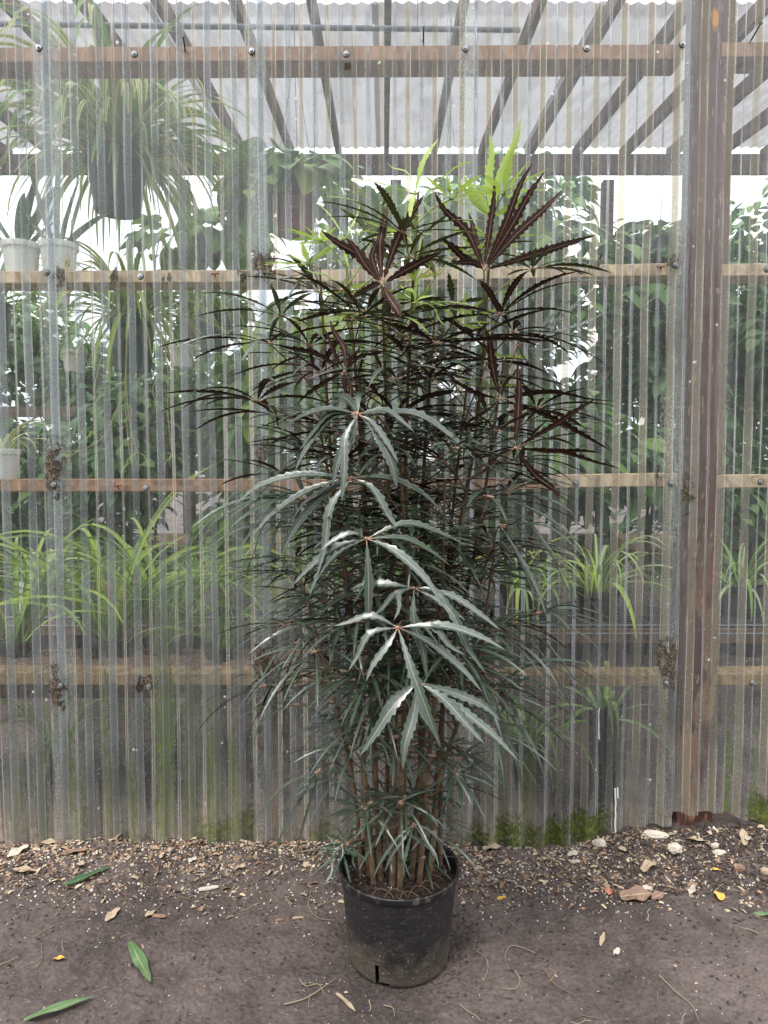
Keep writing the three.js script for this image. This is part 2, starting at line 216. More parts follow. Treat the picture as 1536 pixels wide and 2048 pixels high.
// screws with washers, nails and hooks in the rails
const washerGeo = new THREE.CylinderGeometry(0.0092, 0.0098, 0.003, 20).rotateX(Math.PI / 2).translate(0, 0, -0.0026);
const screwGeo = merge([new THREE.CylinderGeometry(0.0076, 0.0084, 0.0022, 18).rotateX(Math.PI / 2), new THREE.CylinderGeometry(0.0046, 0.0052, 0.0055, 6).rotateX(Math.PI / 2).translate(0, 0, 0.0036)]);
for (const [x, y] of [[77, 95], [268, 107], [503, 101], [692, 107], [931, 96], [1174, 96], [1366, 88], [92, 544], [280, 552], [511, 547], [1163, 541], [1352, 530], [1535, 538], [107, 969], [291, 975], [518, 968], [1153, 967], [1343, 966], [1523, 965], [120, 1372], [297, 1374], [523, 1366], [1148, 1366], [1334, 1367], [1506, 1366]]) { const p = at(x, y, 0.022), o = mesh('screw', screwGeo, M.screw, house); o.position.copy(p); o.rotation.set(rr(-0.15, 0.15), rr(-0.15, 0.15), rr(0, 6)); mesh('washer', washerGeo, M.rubber, o); }
for (const [x, y, dx, dy] of [[371, 106, -5, -34], [847, 90, 0, -35], [1498, 88, 24, -42], [1196, 527, 8, -20]]) { const a = at(x, y, -0.02), b = at(x + dx, y + dy, 0.045); mesh('nail', merge([tube([a, b], 0.0021, 0.0021, 8), new THREE.CylinderGeometry(0.005, 0.005, 0.0016, 12).rotateX(1.2).translate(b.x, b.y, b.z)]), M.nail, house); }
for (const [x, y] of [[430, 549], [236, 973], [1322, 535]]) { const a = at(x, y + 3, -0.02), b = at(x, y - 1, 0.03), c = at(x + 7, y - 2, 0.033), d = at(x - 8, y - 1, 0.033); mesh('nail', merge([tube([a, b], 0.002, 0.002, 8), tube([d, c], 0.0026, 0.002, 8)]), M.rustNail, house); }
// roof: low pitch rising away from the camera, rafters under fibreglass sheets
const roofY = (z) => 3.50 - 0.093 * z, BACK = -4.05;
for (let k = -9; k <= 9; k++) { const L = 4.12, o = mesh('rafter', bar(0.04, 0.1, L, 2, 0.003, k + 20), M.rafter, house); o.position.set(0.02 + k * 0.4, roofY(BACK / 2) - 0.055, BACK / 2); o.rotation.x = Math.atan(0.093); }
for (let k = 0; k < 6; k++) for (let j = 0; j < 2; j++) { // overlapping fibreglass roof sheets with ripples
  const w = 1.3, g = new THREE.PlaneGeometry(w, 2.2, 68, 24); const p = g.attributes.position; for (let i = 0; i < p.count; i++) p.setZ(i, 0.008 * Math.sin(p.getX(i) * 82) + (fbm(p.getX(i) * 3 + k * 7, p.getY(i) * 3 + j * 5, 3, 3) - 0.5) * 0.02); g.rotateX(-Math.PI / 2); g.computeVertexNormals();
  const o = mesh('roof_sheet', g, j ? M.roof : M.roofClear, house); o.position.set(-3.2 + k * 1.26, roofY(-1 - j * 2.05) + 0.035 + (1 - j) * 0.014 + (k % 2) * 0.006, -1 - j * 2.05); o.rotation.x = Math.atan(0.093); }
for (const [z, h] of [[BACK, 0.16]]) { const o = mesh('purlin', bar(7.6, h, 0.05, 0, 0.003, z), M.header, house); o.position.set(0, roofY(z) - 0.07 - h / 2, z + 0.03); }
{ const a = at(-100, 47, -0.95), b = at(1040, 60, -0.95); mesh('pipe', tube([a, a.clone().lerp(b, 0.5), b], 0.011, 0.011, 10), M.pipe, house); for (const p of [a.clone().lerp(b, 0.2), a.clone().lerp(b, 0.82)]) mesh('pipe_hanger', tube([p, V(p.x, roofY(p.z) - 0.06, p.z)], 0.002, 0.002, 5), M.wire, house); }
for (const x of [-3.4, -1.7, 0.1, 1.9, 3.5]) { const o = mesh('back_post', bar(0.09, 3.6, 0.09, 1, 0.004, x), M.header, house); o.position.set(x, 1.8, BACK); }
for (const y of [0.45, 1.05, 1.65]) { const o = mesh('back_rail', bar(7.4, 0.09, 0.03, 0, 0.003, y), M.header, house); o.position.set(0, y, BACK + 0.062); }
for (const x of [-3.55, 3.7]) { const g = new THREE.PlaneGeometry(4.1, 3.5, 4, 4).rotateY(Math.PI / 2), o = mesh('end_sheet', g, M.roofClear, house); o.position.set(x, 1.76, BACK / 2); }
console.log('greenhouse built');
// ---------------------------------------------------------------- the potted false aralia
const POT = V(0.035, 0, 0.46);
const leafUpTex = tex(64, 256, (u, v) => { const m = Math.abs(u - 0.5), vein = 0.5 + 0.5 * Math.sin((v * 60 - m * 14) * 2), f = fbm(u * 10, v * 40, 55, 3); let c = mixc([0.028, 0.052, 0.033], [0.055, 0.09, 0.06], 0.6 * f + 0.15 * vein); c = mixc(c, [0.3, 0.22, 0.19], ss(0.055, 0.02, m)); return mixc(c, [0.16, 0.13, 0.1], 0.5 * ss(0.46, 0.5, m)); });
const leafLowTex = tex(64, 256, (u, v) => { const m = Math.abs(u - 0.5), f = fbm(u * 8, v * 34, 58, 3); let c = mixc([0.024, 0.0105, 0.009], [0.042, 0.017, 0.013], f); c = mixc(c, [0.27, 0.15, 0.1], ss(0.06, 0.025, m)); return mixc(c, [0.15, 0.06, 0.03], ss(0.44, 0.495, m)); });
const youngTex = tex(64, 256, (u, v) => { const m = Math.abs(u - 0.5), f = fbm(u * 8, v * 30, 61, 3); let c = mixc([0.33, 0.5, 0.06], [0.48, 0.63, 0.13], f); c = mixc(c, [0.45, 0.46, 0.2], ss(0.07, 0.02, m)); return mixc(c, [0.2, 0.14, 0.05], 0.7 * ss(0.45, 0.5, m)); });
const midTex = tex(64, 256, (u, v) => { const m = Math.abs(u - 0.5), f = fbm(u * 8, v * 30, 64, 3); let c = mixc([0.06, 0.085, 0.018], [0.085, 0.115, 0.026], f); c = mixc(c, [0.36, 0.28, 0.14], ss(0.06, 0.02, m)); return mixc(c, [0.16, 0.08, 0.03], ss(0.44, 0.5, m)); });
const stalkMat = std({ color: lin(0.14, 0.09, 0.055), roughness: 0.6 }), stalkYoung = std({ color: lin(0.3, 0.32, 0.09), roughness: 0.6 });
const hubMat = std({ color: lin(0.42, 0.27, 0.19), roughness: 0.6 });
const upA = phys({ map: leafUpTex, roughness: 0.36, ior: 1.7, clearcoat: 0.5, clearcoatRoughness: 0.3 }), upB = phys({ map: leafUpTex, color: lin(0.72, 0.85, 0.74), roughness: 0.36, ior: 1.65, clearcoat: 0.4, clearcoatRoughness: 0.3 });
const upOlive = phys({ map: midTex, color: lin(1.5, 1.7, 1.2), roughness: 0.38, ior: 1.6 });
const lowA = phys({ map: leafLowTex, roughness: 0.6, specularIntensity: 0.45 }), lowOlive = phys({ map: midTex, color: lin(0.75, 0.75, 0.6), roughness: 0.5 });
const young = phys({ map: youngTex, roughness: 0.85, transmission: 0.45, thickness: 0, clearcoat: 0.4, clearcoatRoughness: 0.35 }), midG = phys({ map: midTex, roughness: 0.42, ior: 1.6 });
const AGE = { old: [upA, lowA, stalkMat, hubMat], old2: [upB, lowA, stalkMat, hubMat], olive: [upOlive, lowOlive, stalkYoung, hubMat], young: [young, young, stalkYoung, stalkYoung] };
class Leaf {
  constructor() { this.s = [0, 1, 2, 3].map(() => ({ p: [], u: [], i: [] })); }
  stalk(pts, r0, r1, k = 2, sides = 5) { const g = tube(pts, r0, r1, sides, 5), s = this.s[k], b = s.p.length / 3; s.p.push(...g.attributes.position.array); s.u.push(...g.attributes.uv.array); for (const i of g.index.array) s.i.push(i + b); }
  leaflet(pts, n0, W, teeth, o = {}) {            // pts: spine from hub to tip; two skins a third of a millimetre apart
    const c = new THREE.CatmullRomCurve3(pts), L = c.getLength(), r = o.r ?? R, st = [], a = o.petiolule ?? Math.min(0.014, L * 0.08), t0 = a / L;
    this.stalk([pts[0], c.getPointAt(t0 * 0.5), c.getPointAt(t0)], 0.0013, 0.0011, 3, 4);
    const prof = (t) => Math.min(1, 0.22 + 2.1 * t) * Math.pow(Math.max(0, 1 - Math.pow(t, 3.6)), 0.8) * (1 - 0.2 * ss(0.55, 1, t));
    st.push([t0, 0.1]); for (let k = 0; k < teeth; k++) { const q0 = (k + 0.12) / (teeth + 0.9), q1 = (k + rr(0.74, 0.86, r)) / (teeth + 0.9), e = o.cut ?? 0.62; st.push([mix(t0, 1, q0), prof(q0) * e], [mix(t0, 1, q1), prof(q1) * rr(0.84, 1.1, r)]); }
    st.push([mix(t0, 1, 0.965), prof(0.95) * 0.62], [1, 0.03]);
    let N = n0.clone(); const up = this.s[0], lo = this.s[1], b0 = up.p.length / 3, b1 = lo.p.length / 3, tw = (o.twist ?? 0), fold = o.fold ?? 0.3, h = 0.00017;
    st.forEach(([t, f], k) => { const p = c.getPointAt(clamp(t)), T = c.getTangentAt(clamp(t)); let S = T.clone().cross(N).normalize(); N = S.clone().cross(T).normalize(); const a2 = tw * t, S2 = S.clone().multiplyScalar(Math.cos(a2)).addScaledVector(N, Math.sin(a2)), N2 = S2.clone().cross(T).normalize(); const w = W * 0.5 * f;
      for (const s of [-1, 0, 1]) { const q = p.clone().addScaledVector(S2, s * w).addScaledVector(N2, Math.abs(s) * w * fold); q.z = Math.max(q.z, 0.03); q.y = Math.max(q.y, 0.012); up.p.push(q.x + N2.x * h, q.y + N2.y * h, q.z + N2.z * h); if (!o.single) lo.p.push(q.x - N2.x * h, q.y - N2.y * h, q.z - N2.z * h); up.u.push(0.5 + s / 2, t); if (!o.single) lo.u.push(0.5 + s / 2, t); }
      if (k) for (let m = 0; m < 2; m++) { const q = (k - 1) * 3 + m; up.i.push(b0 + q, b0 + q + 1, b0 + q + 3, b0 + q + 3, b0 + q + 1, b0 + q + 4); if (!o.single) lo.i.push(b1 + q, b1 + q + 3, b1 + q + 1, b1 + q + 3, b1 + q + 4, b1 + q + 1); } });
  }
  geo(mats) { const list = [], use = []; this.s.forEach((s, k) => { if (!s.i.length) return; const g = new THREE.BufferGeometry(); g.setAttribute('position', new THREE.Float32BufferAttribute(s.p, 3)); g.setAttribute('uv', new THREE.Float32BufferAttribute(s.u, 2)); g.setIndex(s.i); g.computeVertexNormals(); list.push(g); use.push(mats[k]); }); return [list.length > 1 ? mergeGeometries(list, true) : list[0], use.length > 1 ? use : use[0]]; }
}
const plant = thing('potted_plant', 'tall false aralia with dark toothed leaflets growing in a dusty black nursery pot', 'plant');
{ // pot: outer and inner skins with a slot cut through near the base, a lip and a floor
  const RT = 0.1375, RB = 0.117, HT = 0.222, N = 160, NY = 48, wall = (r0, r1, y0, y1, flip, off) => { const P = [], U = [], I = [];
    for (let j = 0; j <= NY; j++) for (let i = 0; i <= N; i++) { const a = i / N * 2 * Math.PI, t = j / NY, dent = 1 + 0.006 * Math.sin(a * 2 + 1) + 0.004 * (noise(a * 3, t * 5, 4, 0, 0) - 0.5); let r = mix(r0, r1, t) * dent; if (t < 0.05) r -= 0.006 * (1 - t / 0.05) ** 2; P.push(Math.sin(a) * r, mix(y0, y1, t), Math.cos(a) * r); U.push(i / N, t); }
    for (let j = 0; j < NY; j++) for (let i = 0; i < N; i++) { let a = (i + 0.5) / N * 360; if (a > 180) a -= 360; const t = (j + 0.5) / NY; if ((a > -27.2 && a < -22.4 && t < 0.25) || (a > -26 && a < -11 && t < 0.055) || (a > 36 && a < 47 && t < 0.05)) continue; const q = j * (N + 1) + i, b = q + N + 1; flip ? I.push(q, b, q + 1, b, b + 1, q + 1) : I.push(q, q + 1, b, b, q + 1, b + 1); }
    const g = new THREE.BufferGeometry(); g.setAttribute('position', new THREE.Float32BufferAttribute(P, 3)); g.setAttribute('uv', new THREE.Float32BufferAttribute(U, 2)); g.setIndex(I); g.computeVertexNormals(); return g; };
  const potMap = tex(1024, 512, (u, v) => { const g = fbm(u * 300, v * 90, 101, 2, 300), m = fbm(u * 34, v * 12, 104, 4, 34), b = fbm(u * 8, v * 3, 108, 3, 8), s1 = fbm(u * 90 + v * 46, v * 150 - u * 40, 111, 2), s2 = fbm(u * 60 - v * 90, v * 120, 113, 2), low = clamp((0.56 - v + (b - 0.5) * 0.6 + (m - 0.5) * 0.5) / 0.5), sp = noise(u * 260, v * 80, 117, 260); let c = mixc([0.009, 0.0095, 0.011], [0.026, 0.024, 0.024], m); c = mixc(c, [0.2, 0.16, 0.115], clamp(low * (0.2 + 0.75 * g) * 0.7)); c = mixc(c, [0.2, 0.18, 0.16], 0.25 * ss(0.68, 0.8, s1) + 0.2 * ss(0.7, 0.82, s2) * (0.3 + b)); return sp > 0.965 - 0.03 * low ? mixc(c, [0.6, 0.55, 0.5], 0.8) : c; });
  const potMat = phys({ map: potMap, roughness: 0.5, bumpMap: tex(512, 256, (u, v) => fbm(u * 60, v * 22, 119, 4, 60), false), bumpScale: 0.0012 }), inMat = std({ color: lin(0.012, 0.012, 0.013), roughness: 0.6 });
  const wallMesh = mesh('pot', wall(RB, RT, 0.001, HT - 0.012, false), potMat, plant); wallMesh.position.copy(POT);
  const inner = mesh('pot_lining', mergeGeometries([wall(RB - 0.003, RT - 0.003, 0.004, HT - 0.012, true), new THREE.CircleGeometry(RB - 0.004, 48).rotateX(-Math.PI / 2).translate(0, 0.006, 0)].map((g) => g.toNonIndexed())), inMat, wallMesh);
  const lip = [[RT - 0.003, HT - 0.014], [RT - 0.003, HT - 0.004], [RT - 0.001, HT], [RT + 0.004, HT + 0.0005], [RT + 0.0058, HT - 0.003], [RT + 0.0055, HT - 0.012], [RT + 0.0035, HT - 0.016], [RT - 0.0005, HT - 0.016]].map(([a, b]) => new THREE.Vector2(a, b));
  mesh('pot_rim', new THREE.LatheGeometry(lip, 96), std({ map: tex(512, 16, (u, v) => { const d = fbm(u * 90, v * 3, 121, 3, 90); return mixc([0.011, 0.012, 0.014], [0.13, 0.11, 0.09], 0.7 * ss(0.55, 0.8, d)); }), roughness: 0.38 }), wallMesh);
  const sg = new THREE.CircleGeometry(RT - 0.004, 64, 0, Math.PI * 2); const sr = []; { const P = [], I = [], U = [], A = 64, B = 16; for (let j = 0; j <= B; j++) for (let i = 0; i <= A; i++) { const a = i / A * 2 * Math.PI, r = j / B * (RT - 0.005), x = Math.sin(a) * r, z = Math.cos(a) * r; P.push(x, 0.186 + (fbm(x * 60 + 7, z * 60 + 9, 31, 3) - 0.5) * 0.03 + 0.012 * (1 - (r / RT) ** 2), z); U.push(x / SOIL * 1.5, z / SOIL * 1.5); } for (let j = 0; j < B; j++) for (let i = 0; i < A; i++) { const q = j * (A + 1) + i, b = q + A + 1; I.push(q, b, q + 1, q + 1, b, b + 1); } const g = new THREE.BufferGeometry(); g.setAttribute('position', new THREE.Float32BufferAttribute(P, 3)); g.setAttribute('uv', new THREE.Float32BufferAttribute(U, 2)); g.setIndex(I); g.computeVertexNormals(); const o = mesh('potting_soil', g, std({ map: soilMap, color: lin(0.5, 0.36, 0.31), bumpMap: soilBump, bumpScale: 0.01, roughness: 0.95 }), plant); o.position.copy(POT); }
}
// stems: photo columns and rows of foot and top, with their depths
const STEMS = [[822, 1738, 0.47, 985, 436, 0.44, 0.95], [800, 1742, 0.46, 836, 386, 0.5, 1], [762, 1748, 0.48, 688, 470, 0.46, 0.9], [738, 1738, 0.46, 640, 545, 0.44, 0.8], [785, 1755, 0.5, 764, 560, 0.52, 1], [842, 1728, 0.44, 872, 600, 0.42, 0.9], [862, 1718, 0.44, 1008, 720, 0.44, 0.85], [748, 1752, 0.5, 640, 860, 0.5, 0.8], [880, 1706, 0.42, 935, 760, 0.38, 0.8], [800, 1764, 0.52, 800, 900, 0.58, 0.85], [772, 1720, 0.41, 720, 760, 0.36, 0.85], [838, 1748, 0.5, 890, 960, 0.56, 0.75], [724, 1736, 0.47, 600, 1150, 0.5, 0.6], [858, 1742, 0.48, 985, 1130, 0.52, 0.6]];
const barkTex = tex(64, 512, (u, v) => { const f = fbm(u * 8, v * 60, 131, 4), l = noise(u * 14, v * 160, 134); return mixc(mixc([0.13, 0.078, 0.045], [0.25, 0.16, 0.095], ss(0.3, 0.7, f)), [0.09, 0.06, 0.04], 0.6 * ss(0.75, 0.95, l)); });
const barkMat = std({ map: barkTex, vertexColors: true, roughness: 0.8, bumpMap: barkTex, bumpScale: 0.0006 });
const rp = rng(4242);
const stems = STEMS.map(([bx, by, bz, tx, ty, tz, k]) => {
  const a = at(bx, by, bz), b = at(tx, ty, tz); a.y = 0.185; const m1 = a.clone().lerp(b, 0.33), m2 = a.clone().lerp(b, 0.66); m1.x += rr(-0.02, 0.02, rp); m1.z += rr(-0.02, 0.02, rp); m2.x += rr(-0.025, 0.025, rp); m2.z += rr(-0.025, 0.025, rp); m1.x = mix(m1.x, a.x, 0.25);
  const g = tube([a, m1, m2, b], 0.0078 * Math.sqrt(k), 0.0026, 9, 28), p = g.attributes.position, c = new Float32Array(p.count * 3);
  for (let i = 0; i < p.count; i++) { const y = p.getY(i), g1 = ss(0.75, 1.25, y + (noise(y * 20, i % 10, 3) - 0.5) * 0.3); c.set(mixc([1, 1, 1], mixc([0.42, 0.46, 0.3], [0.6, 0.95, 0.35], ss(1.3, 1.75, y)), g1), i * 3); }
  g.setAttribute('color', new THREE.BufferAttribute(c, 3)); mesh('stem', g, barkMat, plant);
  return { curve: new THREE.CatmullRomCurve3([a, m1, m2, b]), a, b, k };
});
const stemPts = stems.flatMap((s, n) => Array.from({ length: 41 }, (_, i) => ({ n, p: s.curve.getPointAt(i / 40) })));
function attach(hub, drop) { let best, bd = 1e9; for (const q of stemPts) { const d = Math.hypot(q.p.x - hub.x, q.p.z - hub.z) + 1.6 * Math.abs(q.p.y - (hub.y - drop)); if (d < bd) { bd = d; best = q.p; } } return best; }
// leaves read from the photograph: hub, depth, upper-side direction, width, kind, droop, tips
const SPEC = [
  [830, 388, 0.56, [0.1, 0.9, 0.3], 0.021, 'young', 0.06, [[700, 360], [677, 394], [773, 324], [793, 343], [878, 277], [948, 322], [932, 388], [760, 418], [820, 440, 0.08]]],
  [968, 540, 0.52, [-0.1, 0.55, -0.85], 0.026, 'old', 0.0, [[869, 384], [937, 425, -0.03], [989, 354], [1065, 326], [1089, 344, 0.02], [1124, 380, -0.08], [1192, 470, -0.1], [880, 475, 0.06], [903, 521, 0.1]]],
  [982, 436, 0.44, [0, 0.5, -0.7], 0.026, 'young', 0.0, [[1042, 234], [979, 266], [912, 365], [928, 350], [1015, 300], [1060, 392, 0.1]]],
  [764, 568, 0.6, [-0.1, 0.45, -0.85], 0.028, 'old', 0.02, [[775, 409], [848, 390], [643, 462], [691, 475], [743, 471], [885, 503], [800, 640, 0.1], [700, 600, 0.08]]],
  [684, 580, 0.58, [0, 0.85, 0.25], 0.022, 'olive', 0.05, [[595, 562], [609, 539], [627, 639], [561, 557], [650, 628], [735, 530], [745, 600]]],
  [690, 478, 0.48, [0, 0.9, 0.2], 0.018, 'young', 0.04, [[632, 406], [720, 406], [575, 483], [586, 496], [640, 440], [700, 540], [755, 455]]],
  [830, 606, 0.64, [0.1, 0.8, 0.5], 0.021, 'young', 0.06, [[860, 528], [750, 610], [942, 635], [896, 655], [800, 569], [870, 590]]],
  [640, 536, 0.46, [0, 0.9, 0.5], 0.022, 'old', 0.05, [[529, 518], [531, 572], [575, 600], [600, 500]]],
  [845, 470, 0.46, [0, 0.7, -0.4], 0.022, 'olive', 0.0, [[905, 420], [800, 430], [780, 500], [870, 560], [830, 560], [815, 400]]],
  [745, 480, 0.42, [0, 0.6, -0.5], 0.022, 'olive', 0.0, [[680, 415], [720, 390], [775, 390], [700, 520], [800, 540]]],
  [1035, 692, 0.46, [0.05, 0.9, 0.3], 0.022, 'old', -0.05, [[1192, 573], [1147, 596], [1210, 626], [1156, 684], [969, 653], [1130, 660], [1060, 740]]],
  [873, 686, 0.62, [0, 0.9, -0.3], 0.025, 'old', 0.02, [[1111, 683], [970, 655], [760, 640], [800, 620], [925, 610], [1000, 730], [790, 720]]],
  [1000, 798, 0.58, [0, 0.85, -0.4], 0.026, 'old', 0.02, [[1231, 803], [1217, 899], [1127, 780, -0.05], [1036, 731], [970, 655], [900, 760], [930, 850]]],
  [1030, 896, 0.6, [0, 0.8, -0.5], 0.024, 'old', 0.01, [[1193, 797], [1241, 937], [1201, 906], [1036, 731], [1120, 1000], [960, 950]]],
  [690, 742, 0.66, [0, 0.8, -0.5], 0.024, 'old', 0.02, [[545, 688], [648, 655], [660, 640], [720, 690], [595, 808], [690, 790], [770, 700], [700, 850]]],
  [716, 828, 0.72, [-0.05, 0.62, 0.78], 0.026, 'old', 0.2, [[684, 1002, 0.05], [665, 972, 0.04], [794, 976, 0.05], [797, 928, 0.03], [828, 864], [590, 942], [558, 867], [600, 900], [745, 800, -0.08], [660, 800, -0.08], [950, 918, -0.04]]],
  [704, 955, 0.72, [0, 0.65, 0.75], 0.025, 'old', 0.16, [[804, 1072, 0.04], [633, 1158, 0.05], [500, 1078], [560, 1120], [880, 1020], [585, 1040], [470, 1010]]],
  [733, 1077, 0.76, [0, 0.6, 0.8], 0.025, 'old', 0.16, [[732, 1280, 0.05], [884, 1208, 0.04], [641, 1101], [902, 1133], [585, 1171], [930, 1090, -0.03], [620, 1190, 0.02]]],
  [828, 1176, 0.76, [0, 0.6, 0.8], 0.022, 'old', 0.12, [[788, 1240, 0.06], [854, 1358, 0.05], [972, 1347, 0.03], [740, 1238], [1000, 1260], [700, 1180, -0.04], [930, 1240]]],
  [796, 1255, 0.8, [0, 0.6, 0.8], 0.024, 'old', 0.1, [[668, 1252], [732, 1363, 0.05], [881, 1494, 0.06], [964, 1384], [697, 1342, 0.03], [930, 1310], [1010, 1300]]],
  [836, 1364, 0.78, [0, 0.55, 0.83], 0.025, 'old', 0.1, [[719, 1512, 0.03], [806, 1540, 0.06], [881, 1491, 0.06], [968, 1487, 0.04], [1038, 1523, 0.02], [760, 1430], [1000, 1440]]],
  [640, 905, 0.56, [-0.3, 0.9, 0.1], 0.017, 'old', 0.1, [[453, 853], [493, 886], [540, 960], [520, 920], [505, 1010]]],
  [600, 1000, 0.54, [-0.4, 0.85, 0.3], 0.016, 'old2', 0.14, [[425, 1046], [462, 1120], [470, 1186], [520, 1160], [560, 1160], [455, 1040]]],
  [1000, 1050, 0.56, [0.3, 0.85, 0.3], 0.019, 'old2', 0.16, [[1095, 1240, 0.04], [1080, 1242, 0.03], [1169, 1237], [1190, 1140], [1119, 1060], [1110, 1110]]],
  [1012, 985, 0.5, [0.2, 0.9, 0.4], 0.017, 'old2', 0.14, [[1119, 1059], [1089, 966], [1180, 985], [1150, 1030], [1070, 1080]]],
  [1020, 1240, 0.54, [0.3, 0.85, 0.3], 0.014, 'old2', 0.14, [[1200, 1300], [1225, 1240], [1190, 1440], [1165, 1470], [1150, 1360], [1230, 1275]]],
  [600, 1280, 0.52, [-0.3, 0.85, 0.4], 0.014, 'old2', 0.14, [[510, 1480], [482, 1515], [540, 1440], [520, 1400], [560, 1500], [500, 1390]]],
  [985, 1380, 0.56, [0.3, 0.8, 0.5], 0.015, 'old2', 0.16, [[1075, 1525], [1090, 1560], [1140, 1410], [1010, 1650, 0.05], [1180, 1330], [1045, 1600]]],
  [640, 1540, 0.58, [-0.3, 0.8, 0.5], 0.013, 'old2', 0.1, [[480, 1670], [555, 1640], [600, 1610], [590, 1745], [545, 1730], [700, 1600]]],
  [685, 1690, 0.62, [-0.2, 0.7, 0.7], 0.014, 'old2', 0.08, [[648, 1770, 0.06], [735, 1722, 0.06], [712, 1740, 0.05], [640, 1700], [678, 1745, 0.05]]],
  [828, 1648, 0.6, [0.1, 0.7, 0.7], 0.013, 'old2', 0.1, [[878, 1738, 0.05], [745, 1760, 0.05], [808, 1758, 0.06], [770, 1745, 0.05], [850, 1700], [890, 1690]]],
];
for (const [hx, hy, z, n, W, age, bow, tips] of SPEC) {
  const H = at(hx, hy, z), N = V(...n).normalize(), root = attach(H, 0.06 + 0.05 * rp()), pet = new Leaf(), mid = root.clone().lerp(H, 0.55); mid.y += bow > 0.08 ? 0.03 : -0.006;
  pet.stalk([root, mid, H], 0.0021, 0.0016); for (let k = 0; k < 1; k++) pet.stalk([H.clone().add(V(-0.002, 0, 0)), H.clone().add(V(0.002, 0.001, 0.001))], 0.0032, 0.003, 3, 6);
  const [g, m] = pet.geo(AGE[age]), leaf = mesh('leaf', g, m, plant);
  for (const [tx, ty, dz = 0] of tips) { const T = at(tx, ty, Math.max(0.05, z + dz + rr(-0.025, 0.025, rp))), L = H.distanceTo(T), C = H.clone().lerp(T, 0.45); C.y += bow * L * rr(0.8, 1.2, rp) + 0.01 * rr(-1, 1, rp); C.x += rr(-0.012, 0.012, rp); const C2 = H.clone().lerp(T, 0.78); C2.y += bow * L * 0.62; C2.x += rr(-0.006, 0.006, rp);
    const l = new Leaf(); const lat2 = ss(0.5, 1.3, Math.abs(T.x - H.x) / (Math.abs(T.y - H.y) + 0.02)), Nl = n[2] > 0.45 ? N.clone().add(V(0, 0.4 * lat2, 0)).normalize() : N; l.leaflet([H, C, C2, T], Nl, W * (n[2] > 0.45 ? 0.94 : 0.95) * rr(0.88, 1.12, rp) * clamp(L / 0.15, 0.5, 1), Math.max(5, Math.round(L / 0.018)), { single: age === 'young', r: rp, twist: rr(-0.45, 0.45, rp), fold: rr(0.18, 0.4, rp), cut: n[2] < 0 ? rr(0.58, 0.68, rp) : rr(0.64, 0.76, rp) });
    const [lg, lm] = l.geo(AGE[age]); mesh('leaflet', lg, lm, leaf); }
}
